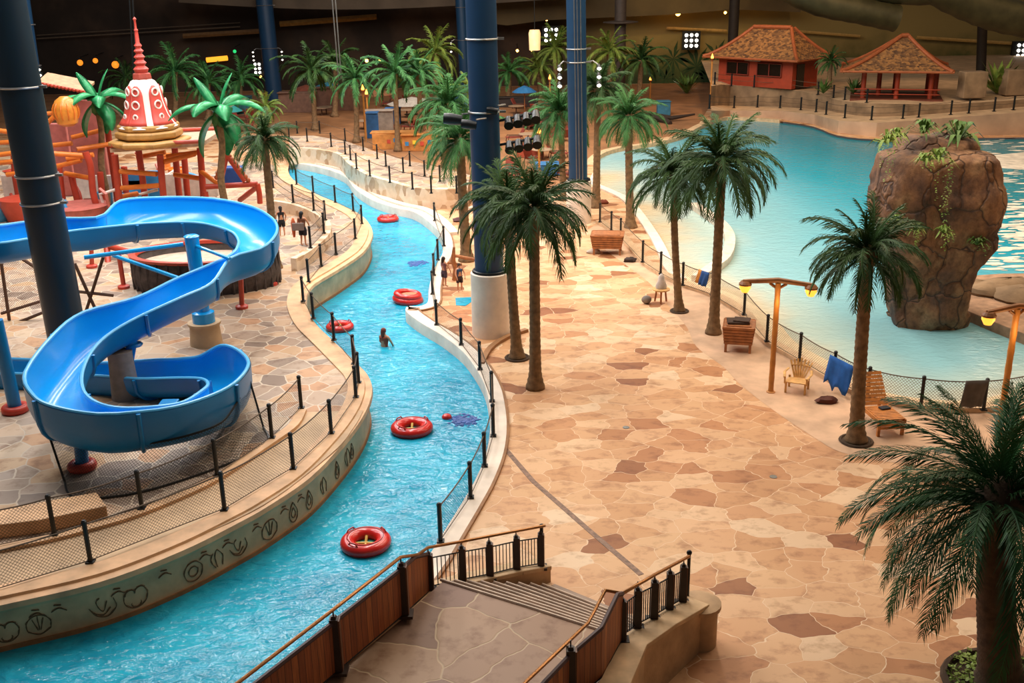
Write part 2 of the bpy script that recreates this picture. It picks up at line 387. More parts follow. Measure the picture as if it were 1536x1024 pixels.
for px, g, s in ((8,'face',.26),(62,'shell',.27),(135,'swirl',.28),(205,'face',.28),(283,'ring',.27),(320,'leaf',.24),(355,'swirl',.26),(398,'shell',.3),(438,'drop',.3),(462,'drop',.29),(484,'leaf',.25),(500,'drop',.28),(515,'leaf',.28),(527,'drop',.26)): glyph(px, gl[g], s)
for px in (35,98,170,245,305,340,378,420,450): glyph(px, [[(-.5,.6),(0,.9),(.5,.7)],[(-.2,1.1),(.3,1.2)]], .3)
cv.build('relief_carving', mat('carved_line', '6e5236', .8), o, smooth=True)
# far stone-clad river wall and the terrace on it
cladM = NT('pebble_cladding'); v_ = cladM.co((1,1,1)); vo = cladM.new('ShaderNodeTexVoronoi'); vo.inputs['Scale'].default_value = 2.2; cladM.link(v_, vo.inputs['Vector'])
s_ = cladM.new('ShaderNodeSeparateColor'); cladM.link(vo.outputs['Color'], s_.inputs[0])
cladM.col(cladM.mix(.3, cladM.ramp(s_.outputs[0], [(0,'e8d2b8'),(.3,'c8a27a'),(.5,'dfc4a4'),(.72,'a87c54'),(.85,'e4ccb0')], True), cladM.ramp(cladM.noise(v_, 3).outputs[0], [(.3,'bfa482'),(.7,'f0dcc0')]))); cladM = cladM.m
wb = [(436,247),(459,246),(488,250),(511,257),(526,273),(555,291),(588,301),(617,310),(652,313),(690,313)]
wt = [(434,220),(459,213),(488,218),(511,229),(529,247),(552,261),(588,273),(617,283),(652,291),(690,291)]
wb_, wt_ = cat_rom(wb, 4), cat_rom(wt, 4); zt = 1.15
base = [P(a[0], a[1], 0) for a in wb_]
mb = MB(); mb.strip(base, [Vector((p.x, p.y, zt)) for p in base]); bk = offs(base, .35); mb.strip([Vector((p.x,p.y,zt)) for p in base], [Vector((p.x,p.y,zt)) for p in bk]); mb.strip([Vector((p.x,p.y,0)) for p in bk], [Vector((p.x,p.y,zt)) for p in bk])
struct(mb, 'terrace_wall', cladM, True)
tp = [(p.x, p.y) for p in offs(base, .1)]+[(p.x, p.y) for p in W([(700,290),(705,262),(640,246),(600,238),(560,226),(520,212),(470,203),(434,204)], zt)]
mb = MB(); mb.prism(tp, -.1, zt-.01); struct(mb, 'floor_terrace', deckM)
rw = W(cat_rom([(402,300),(440,306),(472,318),(491,334),(489,352),(462,376),(440,388)], 5), 1.3)
struct(sweep(rw, [(-.14,.5),(-.14,1.32),(.14,1.32),(.14,.5)]), 'ramp_wall', cladM, True)
# smooth strip of paving beside the lagoon fence, kerb, lagoon lip
st = [(880,345),(905,372),(940,398),(975,425),(1000,455),(1030,490),(1045,520),(1085,550),(1110,576),(1160,615),(1220,655),(1262,678),(1330,692),(1430,700),(1560,705),(1700,690)]
fe = [(899,334),(932,356),(966,393),(991,411),(1025,428),(1068,443),(1116,472),(1149,511),(1199,541),(1250,572),(1301,596),(1381,611),(1475,615),(1560,600),(1700,545)]
mb = MB(); mb.strip(W(cat_rom(st, 4)[:57], .006), W(cat_rom(fe, 4)[:57], .006)); struct(mb, 'floor_poolside', mat('poolside_concrete', 'cfa988', .7, var=.3, vs=.9))
kerb = W(cat_rom(fe, 5), 0)
struct(sweep(kerb, [(-.22,-.05),(-.22,.16),(.2,.16),(.2,-.3)]), 'trim_2', mat('poolside_kerb', 'd6b48e', .6, var=.25), True)
beach = MB(); beach.strip([Vector((p.x,p.y,-.02)) for p in kerb], [Vector((p.x,p.y,-.2)) for p in offs(kerb, 1.6)]); struct(beach, 'floor_beach', mat('beach_sand', 'dcc7a2', .8, var=.15))
shl = W(Gn[:33], 0); struct(sweep(shl, [(-.5,-.2),(-.5,.1),(.0,.1),(.05,-.3)]), 'trim_3', cream, True)
shf = W(Gf, 0); 
beachfar = W(Gf[18:], 0); struct(sweep(beachfar, [(-.5,-.2),(-.5,.14),(.1,.14),(.1,-.3)]), 'trim_4', mat('sandy_lip', 'd8b58c', .7), True)
cw = W(cat_rom([(1040,312),(1064,328),(1086,346),(1095,367),(1087,393),(1062,412),(1045,424)], 5), ZG)
struct(sweep(cw, [(-.25,ZG-.1),(-.25,ZG+.32),(.25,ZG+.32),(.25,ZG-.1)]), 'trim_5', mat('pale_pool_wall', 'ead9c4', .5), True)
# drain channel across the plaza
dr = W([(757,672),(800,722),(880,792),(962,862)], 0); struct(sweep(dr, [(-.07,-.02),(-.07,.008),(.07,.008),(.07,-.02)]), 'trim_6', mat('drain_grate', '8a6a56', .6, var=.5, vs=8))
# curved kerb near the white drum
struct(sweep(W(cat_rom([(722,548),(735,525),(760,508),(790,497)], 5), 0), [(-.1,-.02),(-.1,.12),(.1,.12),(.1,-.02)]), 'trim_7', brownEdge, True)
struct(sweep(W(cat_rom([(694,330),(700,318),(720,312)], 4), 0), [(-.15,-.02),(-.15,.2),(.15,.2),(.15,-.02)]), 'trim_8', cream, True)
# small paddling recess of the river with blue water
mb = MB(); q = W([(683,447),(707,446),(709,452),(698,459),(684,458)], 0); mb.prism([(p.x,p.y) for p in q], .0, .02); tag(mb.build('puddle', riverM), 'small blue pool beside the white drum base', 'pool')
# ---- far shore wall of the lagoon, walkway and upper terrace
xs = [1066,1080,1094,1130,1170,1200,1221,1240,1256,1285,1313,1360,1400,1450,1536,1750]
def interp(tab, x):
    for (a, ya), (b, yb) in zip(tab, tab[1:]):
        if a <= x <= b: return ya+(yb-ya)*(x-a)/(b-a)
    return tab[-1][1]
bot = [(1040,195),(1094,178),(1170,182),(1221,190),(1256,203),(1313,209),(1400,208),(1536,206),(1750,204)]
top = [(1040,186),(1064,166),(1170,166),(1221,172),(1256,181),(1313,184),(1380,180),(1450,174),(1536,168),(1750,158)]
r1 = [(1040,165),(1070,158),(1170,160),(1240,165),(1270,172),(1310,175),(1360,174),(1536,160),(1750,150)]
r2 = [(1040,148),(1070,126),(1145,131),(1186,134),(1227,142),(1265,153),(1303,155),(1417,157),(1536,149),(1750,138)]
A = [P(x, interp(bot, x), -.2) for x in xs]; B = [Vector((p.x, p.y, max(.2, HZ(p, interp(top, x))))) for p, x in zip(A, xs)]
Cc = [P(x, interp(r1, x), b.z) for x, b in zip(xs, B)]; D = [Vector((p.x, p.y, max(p.z+.2, HZ(p, interp(r2, x))))) for p, x in zip(Cc, xs)]
greyW = mat('shore_wall_concrete', 'b8977a', .75, var=.25, vs=.5); rockW = mat('rough_retaining_wall', '8d7458', .9, var=.45, vs=.8, bump=.9)
mb = MB(); mb.strip(A, B); struct(mb, 'shore_wall', greyW)
mb = MB(); mb.strip(B, Cc); struct(mb, 'floor_shore_walk', tanC)
mb = MB(); mb.strip(Cc, D); struct(mb, 'retaining_wall', rockW)
ZT = 2.6
Eb = [Vector((p.x*1.25, 129, ZT)) for p in D]; mb = MB(); mb.strip(D, Eb); struct(mb, 'floor_terrace_upper', tanC)
fs = W([(290,190),(434,203),(520,212),(600,238),(690,262),(706,300),(840,292),(878,256),(893,232),(978,210),(1022,200),(1048,186),(1064,160),(1066,140)], .006)+[Vector((34,128.5,0)), Vector((-74,128.5,0)), Vector((-74,92,0))]
struct(flat([(p.x,p.y) for p in fs], .006), 'floor_sand', mat('far_sandy_paving', '9c6c44', .85, var=.35, vs=.5))
# island deck at the right edge
dk = W([(1443,462),(1455,413),(1500,410),(1600,408),(1720,470),(1720,560),(1640,556),(1536,500),(1490,482)], .25)
mb = MB(); mb.prism([(p.x,p.y) for p in dk], -.3, .25); struct(mb, 'floor_island', mat('island_concrete', 'a9866a', .8, var=.35), bevel=.04)
mb = MB(); 
for x, y, r in ((1490,436,.7),(1515,431,.9),(1545,445,1.0),(1470,428,.5)): mb.ball(P(x,y,.35), r, 10, 6, (1.5,1,.45), .12)
tag(mb.build('boulder_bank', rockW, smooth=True), 'low brown boulders on the island right of the rock tower', 'rock', kind='stuff')
mb = MB(); q = W([(1480,234),(1560,226),(1600,240),(1560,256),(1500,252)], ZG); mb.prism([(p.x,p.y) for p in q], ZG-.05, ZG+.02); tag(mb.build('wave_foam', mat('foam', 'e6dccb', .7, var=.3, vs=1.5)), 'white breaking foam on the wave pool right of the rock', 'foam', kind='stuff')
fo = MB()
for _ in range(230):
    x = random.uniform(1475,1560); y = random.uniform(205,405)
    p = P(x, y, ZG+.015); l = random.uniform(.1,.45); fo.ball(p, l, 6, 4, (1.5,.6,.03), .3)
tag(fo.build('foam_flecks', MC['foam']), 'scattered white foam flecks on the wave pool beyond the rock tower', 'foam', kind='stuff')
# ------------------------------------------------------------------ stairs, landing, balustrades
def V(x, y, z=0): return Vector((x, y, z))
lk = [V(-6.6,9,1.4), V(-4.9,12.4,1.4), V(-3.25,15.05,1.4), V(-2.2,16.7,1.4), V(-1.6,18.15,1.0), V(-.95,18.75,.8), V(0,19.6,.5), V(.75,20.15,.3)]
rk = [V(-1.5,9.5,1.4), V(.2,12.3,1.4), V(1.45,14.8,1.4), V(1.9,16.05,1.3), V(2.6,16.95,1.15), V(3.42,17.95,.9)]
land = [V(-6.6,9), V(-4.9,12.4), V(-3.25,15.05), V(-2.2,16.7), V(-1.45,18.0), V(1.9,16.0), V(1.45,14.8), V(.2,12.3), V(-1.5,9.5)]
mb = MB(); mb.prism([(p.x,p.y) for p in land], -.8, 1.4); struct(mb, 'floor_landing', landM)
stepM = mat('stair_stone', 'a58b78', .6, var=.35, vs=1.8, bump=.5); noseM = mat('stair_nosing', 'c9b29c', .6, var=.3, vs=3)
sm = MB(); a0, a1 = V(-1.5,18.05), V(.82,20.0); b0, b1 = V(1.95,16.0), V(3.5,17.85); N = 9
for k in range(N):
    f0 = k/N; z = 1.4-(k+1)*1.4/(N+.0)+.0
    if z <= .01: z = .012
    A_, B_ = a0.lerp(a1, f0), b0.lerp(b1, f0); C_, D_ = a0.lerp(a1, (k+1)/N+.01), b0.lerp(b1, (k+1)/N+.01)
    sm.prism([(A_.x,A_.y),(C_.x,C_.y),(D_.x,D_.y),(B_.x,B_.y)], -.1, z+.0)
sm.keep = True
so = struct(sm, 'stone_steps', stepM, bevel=.015)
for k in range(N+1):
    A_, B_ = a0.lerp(a1, k/N), b0.lerp(b1, k/N); z = 1.4-k*1.4/N+.012
    if k < N: q = MB(); q.tube([V(A_.x,A_.y,z), V(A_.x,A_.y,z).lerp(V(B_.x,B_.y,z),.5)+V(.0,.02,0), V(B_.x,B_.y,z)], .032, 6); q.build('nosing', noseM, so)
tag(so, 'worn stone steps going down from the landing to the plaza')
wallM = mat('landing_wall_stone', 'c4a078', .75, var=.35, vs=1.2, bump=.5); capM = mat('landing_wall_cap', 'd0ae84', .65, var=.3, vs=2)
def kerbwall(name, path, w0, w1, mcap, m):
    o = struct(sweep(path, [(w0,-1.2-0),(w0,-.02),(w1,-.02),(w1,-1.2)], zp=True), name, m)
    c = sweep(path, [(w0-.04,-.03),(w0-.04,.07),(w1+.04,.07),(w1+.04,-.03)], zp=True).build('cap', mcap, o, bevel=.015); return o
def lift(path, d): return [V(p.x,p.y,p.z+d) for p in path]
lo = [V(p.x,p.y,p.z) for p in lk]; kerbwall('landing_kerb', lift(lo, .05), -.02, .36, capM, wallM)
ro = [V(p.x,p.y,p.z) for p in rk]; kerbwall('landing_wall', lift(ro, .02), -.42, -.0, capM, wallM)
mb = MB(); mb.lathe((3.62,17.83,0), [(.36,-.1),(.36,.82),(.42,.84),(.42,.93),(.3,.97)], 20); struct(mb, 'landing_end_post', wallM, True)
# two balustrades
postW = mat('dark_stained_post', '33221a', .5, var=.3); postB = mat('brown_post_face', '6a4128', .5, var=.3); brass = mat('bronze_handrail', '9c6b3c', .3, .6, var=.1); trimP = mat('purple_brown_trim', '4c3434', .6)
def post_mb(h, w=.15):
    m = MB(); m.box((0,0,.03), (w*2.0, w*1.6, .06)); m.box((0,0,h/2), (w, w*1.1, h), taper=.82); m.box((0,0,h+.02), (w*.6, w*.6, .06), taper=.7); return m
def balustrade(name, label, tallp, shortp, railp, panel, endpost, side=0):
    root = empty(name, shortp[0], label, 'railing'); L0 = Vector(shortp[0])
    def rel(p): return Vector(p)-L0
    for p, h, w in [(q, .86, .14) for q in shortp]+[(q, 1.08, .17) for q in tallp]:
        o = post_mb(h, w).build('post', postW, root); o.location = rel(p)
        f = MB(); f.box((w*.5, 0, h/2), (.03, w*.8, h*.96)); g = f.build('timber_face', postB, o)
    for a, b in zip(shortp, shortp[1:]):
        a = rel(a); b = rel(b); n = 8
        for zz in (.12, .76): m = MB(); m.tube([a+V(0,0,zz), b+V(0,0,zz)], .014, 6); m.build('bar_rail', blackM, root)
        for k in range(1, n):
            q = a.lerp(b, k/n); bb = MB(); bb.tube([q+V(0,0,.12), q+V(0,0,.76)], .011, 5); bb.build('bar', blackM, root)
    h = MB(); h.tube([rel(p) for p in railp], .032, 8); h.build('handrail', brass, root, smooth=True)
    for p in tallp+shortp:
        # short stem between post top and handrail
        hh = .88 if p in shortp else 1.1
        m = MB(); m.tube([rel(p)+V(0,0,hh), rel(p)+V(0,0,hh+.14)], .014, 6); m.build('bracket', blackM, root)
    for path, top in panel:
        m = MB(); m.panel([rel(p) for p in path], 1, .06, top=top); pn = m.build('plank_panel', plankM, root, solid=.04)
        m = MB(); m.tube([rel(p)+V(0,0,t+.02) for p, t in zip(path, top)], .045, 6); m.build('panel_trim', trimP, root)
        m = MB(); m.tube([rel(p)+V(0,0,.05) for p in path], .03, 6); m.build('panel_foot', blackM, root)
    if endpost is not None:
        m = MB(); m.tube([rel(endpost), rel(endpost)+V(0,0,1.0)], .035, 8); m.ball(rel(endpost)+V(0,0,1.02), .055); m.build('end_pole', blackM, root, smooth=True)
    return root
ls = [P(811,852,.38), P(775,858,.5), P(735,868,.68), P(694,876,.85), P(645,887,1.1)]
lt = [V(-2.1,16.75,1.47), V(-3.08,15.1,1.47), V(-4.35,13.0,1.47), V(-5.6,10.8,1.47)]
def up(p, d): return V(p.x, p.y, p.z+d)
railL = [up(ls[0]+V(.1,.06,0), 1.02), up(ls[2], 1.02), up(ls[3], 1.0), up(ls[4], 1.0), up(ls[4]*.6+lt[0]*.4, 1.02), up(lt[0], 1.24), up(lt[1], 1.24), up(lt[2], 1.24), up(lt[3], 1.24)]
mid = ls[4].lerp(lt[0], .5)
pL = [([ls[4]+V(-.02,-.05,0), mid, lt[0]], [.86, 1.0, .98]), ([lt[0], lt[1]], [.98,.98]), ([lt[1], lt[2]], [.98,.98]), ([lt[2], lt[3]], [.98,.98])]
balustrade('river_balustrade', 'long railing of brown planks and black posts between the landing and the river', lt, ls, railL, pL, up(P(813,850,.35), 0))
rs = [P(1023,906,.97), P(1003,917,1.07), P(980,931,1.18), P(955,944,1.26), P(932,962,1.35)]
pA = P(893,947,2.35); pB = P(856,983,2.35); pC = P(817,1024,2.35)
ca = rs[-1]; cr = [ca, V(ca.x-.12, ca.y-.3, 1.4), V(pA.x+.1, pA.y-.0, 1.4), V(pB.x,pB.y,1.4), V(pC.x,pC.y,1.4), V(pC.x-1.2,pC.y-2.0,1.4)]
railR = [up(rs[0]+V(.12,.12,0), 1.0), up(rs[2], 1.0), up(rs[4], 1.0), P(908,885,2.38), P(882,934,2.5), P(789,1022,2.55), P(789,1022,2.55)+V(-1.2,-2,0)]
balustrade('plaza_balustrade', 'shorter bronze-railed railing with a solid plank panel on the plaza side of the landing', [V(pB.x,pB.y,1.4)], rs, railR, [(cr, [.98, 1.1, 1.0, .95, .95, .95])], P(1031,896,.93))
tag(MB().box((3.75,19.0,.01),(.3,.2,.02)).build('drain_cover', mat('bluish_cover', '8ba9a8', .4)), 'small bluish square cover plate by the end of the plaza railing', 'cover')
# ------------------------------------------------------------------ net fences
postMe = {}
def fence(name, label, bases, z, h=1.05, net=True, m=blackM, nm=netM, r=.055, ropes=(.93,), sag=.05):
    pts = [P(b[0], b[1], z if not callable(z) else z(b)) for b in bases] if not isinstance(bases[0], Vector) else bases
    root = empty(name, pts[0], label, 'fence'); L0 = pts[0]
    key = (h, r)
    first = None
    for p in pts:
        if first is None:
            q = MB(); q.tube([V(0,0,0), V(0,0,h)], r, 8); q.lathe((0,0,h), [(r*1.15,-.05),(r*1.15,.0),(r*.6,.03)], 8); q.box((0,0,.02), (r*3.2, r*3.2, .04)); first = q.build('post', m, root, smooth=True); o = first
        else: o = first.copy(); COL.objects.link(o)
        o.location = p-L0
    rel = [p-L0 for p in pts]
    for f in ropes:
        w = MB(); path = []
        for a, b in zip(rel, rel[1:]):
            for k in range(5):
                t = k/5; q = a.lerp(b, t); path.append(q+V(0,0,h*f-sag*4*t*(1-t)))
        path.append(rel[-1]+V(0,0,h*f)); w.tube(path, .018, 5); w.build('top_rope', ropeM, root)
    if net:
        for a, b in zip(rel, rel[1:]):
            w = MB(); pp = [a.lerp(b, k/5) for k in range(6)]; w.panel(pp, 1, .04, top=[h*.92-sag*4*(k/5)*(1-k/5) for k in range(6)]); w.build('net', nm, root)
        w = MB(); w.tube([p+V(0,0,.05) for p in rel], .012, 5); w.build('bottom_rope', ropeM, root)
    return root
fence('net_fence', 'black post and net fence along the carved left river wall', [(455,452),(470,478),(501,510),(531,546),(538,574),(534,596),(497,650),(440,703),(337,765),(136,843),(-60,903)], ZL+.04, 1.0)
fence('net_fence', 'net fence on the low kerb under the blue slide at the lower left', [(452,612),(408,657),(326,713),(213,763),(82,802),(-40,828)], ZL+.08, 1.0)
fence('net_fence', 'thin net fence on the left river bank from the far bend to the bulge', [(445,277),(470,289),(503,304),(530,317),(543,336),(533,358),(504,381),(482,399),(463,423)], ZL+.04, .98)
fence('net_fence', 'inner ramp fence left of the river bend near the standing visitors', [(410,282),(440,304),(471,316),(488,330),(486,350),(466,372)], 1.32, .98, ropes=(.93,.5))
fence('net_fence', 'black post and net fence along the right river bank beside the plaza', [(652,331),(666,369),(657,390),(651,413),(649,441),(655,487),(692,517),(720,554),(738,602),(740,654),(727,699),(706,746),(661,812)], .06, 1.0)
fence('rope_fence', 'front rope fence on top of the pebble-clad terrace wall', [(461,212),(497,220),(518,231),(526,240),(535,253),(555,264),(585,274),(619,284),(647,290),(685,290)], zt, .98, net=False)
fence('rope_fence', 'back rope fence across the terrace under the palms', [(434,208),(446,200),(480,200),(518,212),(545,226),(566,238),(579,249),(605,259),(615,249),(637,264),(660,272)], zt, .95, net=False)
fence('net_fence', 'long tan net fence on the kerb beside the wave pool', [(900,333),(917,346),(931,357),(964,393),(991,411),(1024,428),(1068,443),(1116,472),(1150,512),(1199,541),(1250,571),(1301,596),(1381,611),(1475,615),(1560,600),(1660,566)], .16, 1.0, nm=netT)
sw = {x: b for x, b in zip(xs, B)}
def onB(px, py):
    z = interp([(x, b.z) for x, b in zip(xs, B)], px); return P(px, py-1, z)
fence('rope_fence', 'rope fence along the wave pool far shore walkway below the huts', [onB(*q) for q in ((1064,164),(1101,163),(1136,162),(1170,163),(1201,166),(1224,169),(1239,173),(1267,178),(1307,181),(1354,179),(1378,177),(1426,173),(1453,171),(1491,168),(1520,166),(1560,164))], 0, 1.1, net=False, r=.08, ropes=(.9,.5))
def onD(px, py): return P(px, py, interp([(x, d.z) for x, d in zip(xs, D)], px))
fence('rope_fence', 'rope fence on the rough retaining wall in front of the red hut', [onD(*q) for q in ((1072,127),(1097,129),(1131,131),(1166,133),(1227,142),(1250,147),(1267,150),(1300,154))], 0, 1.1, net=False, r=.08, ropes=(.9,.5))
# ------------------------------------------------------------------ tall columns
def column(name, base, topx, wpx, m, label, cat='column', drum=None, clamps=(), lamps=(), cables=False, z0=0, ztop=16):
    b = P(base[0], base[1], z0); r = wpx/2/PXM(b); t = AY(topx, 0, b.y); t2 = b.lerp(t, (ztop-b.z)/(t.z-b.z))
    root = empty(name, b, label, cat); L0 = b
    zs = 0
    if drum:
        rd = drum[0]/2/PXM(b); hd = HZ(b, drum[1])-b.z; d = MB(); d.lathe((0,0,0), [(rd,0),(rd,hd-.03),(rd-.04,hd),(r+.02,hd)], 40); d.build('concrete_drum', cream, root, smooth=True)
        d = MB(); d.torus((0,0,hd+.03), r+.06, .07, 32, 8); d.build('base_ring', blackM, root, smooth=True); zs = hd
    sh = MB(); off = t2-b; sh.tube([off*(k/8) if k else V(0,0,0) for k in range(9)], r, 32); sh.build('shaft', m, root, smooth=True)
    for py in clamps:
        z = HZ(b, py); q = off*((z-b.z)/off.z); c = MB(); c.torus(q, r+.02, .035, 28, 6); c.box(q+V(r+.12,-.1,0), (.22,.1,.08)); c.build('clamp_band', steel, root, smooth=True)
    for py, dx in lamps:
        z = HZ(b, py); q = off*((z-b.z)/off.z); s = 1 if dx > 0 else -1; k = abs(dx)/PXM(b)
        a = MB(); a.tube([q+V(s*r*.8,-r*.6,0), q+V(s*(r+k*.5),-r-.1,.1), q+V(s*(r+k),-r-.2,-.1)], .035, 6); am = a.build('lamp_arm', steel, root)
        for j in range(3):
            h = MB(); h.tube([q+V(s*(r+k),-r-.2,-.12-.42*j), q+V(s*(r+k),-r-.5,-.25-.42*j)], [.09,.14], 10); h.build('spotlight', blackM, root, smooth=True)
            e = MB(); e.lathe(q+V(s*(r+k),-r-.52,-.26-.42*j), [(.0,-.1),(.11,-.03),(.11,.03),(0,.1)], 10); e.build('lamp_lens', mat('lamp_glass_white', 'ffffff', .3, emit='fff0d8', es=3), root)
    if cables:
        for dx in (-.3, .0, .35):
            c = MB(); c.tube([V(dx*r,-r*math.sqrt(1-dx*dx)-.03,zs+.1), off+V(dx*r,-r*math.sqrt(1-dx*dx)-.03,0)], .025, 5); c.build('cable', steel, root)
    return root
blueMid = mat('mid_blue_column_paint', '143a5a', .4, var=.1, vs=.8, bump=.04)
column('steel_column', (737,500), 721, 42, blueMid, 'thick blue column on a tall cream drum in the middle of the picture', drum=(57,407), clamps=(58,167), lamps=(), cables=False)
column('steel_column', (868,333), 864, 27.5, blueMid, 'blue column with cables on a short cream drum near the wave pool', drum=(37,270), clamps=(73,93), lamps=((93,-12),(93,16)), cables=True)
column('steel_column', (109,548), 6, 55, blueDk, 'dark navy column at the far left, rising in front of the upper slide', clamps=(130,262,303), z0=ZL)
column('steel_column', (65,225), 32, 23, blueMid, 'narrower blue column directly behind the dark left column', clamps=(37,98), lamps=((98,9),))
column('steel_column', (412,150), 396, 24, blueMid, 'lone blue column behind the palms left of the river', clamps=(8,72), lamps=((73,-8),(73,10)))
column('steel_column', (699,150), 691, 16, blueMid, 'slim blue column half hidden behind the middle column', clamps=(11,60), lamps=((60,-9),))
greyCol = mat('grey_brown_column', '463c36', .6)
column('steel_column', (929,150), 931, 17, greyCol, 'grey column with a round collar behind the central palms', clamps=(34,))
column('steel_column', (1097,110), 1102, 15, mat('dark_wall_column', '241c14', .7), 'dark pillar against the olive wall left of the red hut', z0=2)
column('steel_column', (1471,118), 1475, 14, MC['dark_wall_column'], 'dark pillar against the olive wall right of the pavilion', z0=2)
def spotlight(px, py, Y, label, s=1):
    p = AY(px, py, Y); root = empty('spotlight', p, label, 'spotlight'); k = .35*s
    m = MB(); m.tube([V(-k*1.6,0,.02), V(-k*.9,-.02,.0), V(k*.2,-.05,-.05)], [.18*s,.2*s,.17*s], 12); m.build('housing', blackM, root, smooth=True)
    m = MB(); m.tube([V(k*.2,.0,.15), V(k*1.4,.3,.15)], .03, 6); m.build('bracket', steel, root)
    return root
cpos = P(737,500)
spotlight(690,178,cpos.y-.3,'black barrel spotlight clamped to the left of the middle blue column', 1.0)
spotlight(712,186,cpos.y-.9,'black angled spotlight hanging below the barrel lamp on the middle column', .8)
spotlight(745,165,cpos.y-.5,'small black spotlight on the right side of the middle blue column', .6)
def lampbar(x0, y0, x1, y1, label):
    a = AY(x0, y0, cpos.y); b = AY(x1, y1, cpos.y-.6); root = empty('spotlight_bar', a, label, 'spotlight bar'); m = MB(); m.tube([V(0,0,0), b-a], .05, 6); m.build('bar', blackM, root)
    for k in range(4):
        q = (b-a)*(.3+.22*k); m = MB(); m.tube([q+V(0,.1,-.02), q+V(0,-.3,-.22)], [.13,.17], 10); m.build('lamp_head', blackM, root, smooth=True)
lampbar(745,182,806,168,'upper row of black spotlights reaching right from the middle blue column')
lampbar(746,218,808,206,'lower row of black spotlights reaching right from the middle blue column')
# ------------------------------------------------------------------ palms
def frond(L, e0, droop, nl, ll, lw, seed, hang=.35, rr=.02, up=0, strap=0, fw=1.0):
    R = random.Random(seed); m = MB(); n = 12; pts = [Vector((0,0,0))]; T = []
    for i in range(n):
        s = (i+.5)/n; e = e0-droop*s**1.15; t = Vector((math.cos(e), 0, math.sin(e))); T.append(t); pts.append(pts[-1]+t*L/n)
    T.append(T[-1]); m.tube(pts, [rr*L*(1.05-i/(n+.5)) for i in range(n+1)], 5)
    tw = R.uniform(-.25,.25)
    for i in range(nl):
        s = .1+.9*(i+R.random()*.5)/nl; k = min(n-1, int(s*n)); f = s*n-k; p = pts[k].lerp(pts[k+1], f); t = T[k]
        l = ll*(.45+1.1*math.sin(PI*min(1, s*.85+.12)))*R.uniform(.8,1.1)
        if s > .9: l *= .8
        for sd in (-1, 1):
            w = lw*R.uniform(.8,1.2); side = Vector((0,sd,0)); nrm = side.cross(t)*sd
            d1 = (t*fw*R.uniform(.55,.8)+side*R.uniform(.65,.95)+Vector((0,0,R.uniform(-.25,.1)+up))).normalized(); d2 = (d1+Vector((0,0,-hang*R.uniform(.7,1.5)*1.6))+t*.15).normalized()
            wv = t*w; a = p; b = p+d1*l*.5; c = b+d2*l*.5
            m.add([a-wv*.35, a+wv*.35, b+wv*.55, b-wv*.55, c], [(0,1,2,3),(3,2,4)])
    if strap:
        a0 = len(m.v)
        for k in range(n+1):
            s = k/n; w = strap*L*math.sin(PI*min(1, .12+s*.84))**.8; t = T[min(k, n-1)]; up_ = Vector((-t.z, 0, t.x)); m.v += [tuple(pts[k]+Vector((0,-w,0))-up_*w*.6), tuple(pts[k]+up_*.01), tuple(pts[k]+Vector((0,w,0))-up_*w*.6)]
        for k in range(n):
            for j in (0,1): m.f.append((a0+k*3+j, a0+k*3+j+1, a0+k*3+4+j, a0+k*3+3+j))
    m.keep = True; return m
def fset(tag_, L, nl, ll, lw, hang, n=2, rr=.012, strap=0, fw=1):
    out = []
    for j, (e0, dr) in enumerate(((82,45),(62,85),(42,112),(20,112),(-8,80))):
        for k in range(n):
            mb = frond(1.0, math.radians(e0), math.radians(dr), nl, ll, lw, hash((tag_, j, k)) % 9999 if 0 else j*17+k*5+len(tag_), hang, rr, 0, strap, fw); o = mb.build('frond', leafD); COL.objects.unlink(o); out.append((e0, o.data))
    return out
FM = {'near': fset('near', 1, 34, .19, .017, .4, 3, .01, .028, 1.9), 'big': fset('bigg', 1, 72, .14, .0105, .3, 3, .009, 0, 2.1), 'far': fset('far', 1, 14, .17, .03, .4, 1, .012, .05, 1.9)}
def mcopy(me, m):
    k = (me.name, m.name)
    if k not in MC: c = me.copy(); c.materials.clear(); c.materials.append(m); MC[k] = c
    return MC[k]
def trunk_mb(path, r0, r1, flare, rings=60, n=14, amp=.04):
    m = MB(); pts = []; rs = []
    for i in range(rings+1):
        s = i/rings; q = path(s); pts.append(q); r = r0+(r1-r0)*s+flare*(.35*max(0, 1-s*3)**1.3+max(0, 1-s*9)**1.6); r *= 1+amp*(1 if i % 2 else -1)
        if s > .93: r *= 1+(s-.93)*6
        rs.append(r)
    m.tube(pts, rs, n); return m
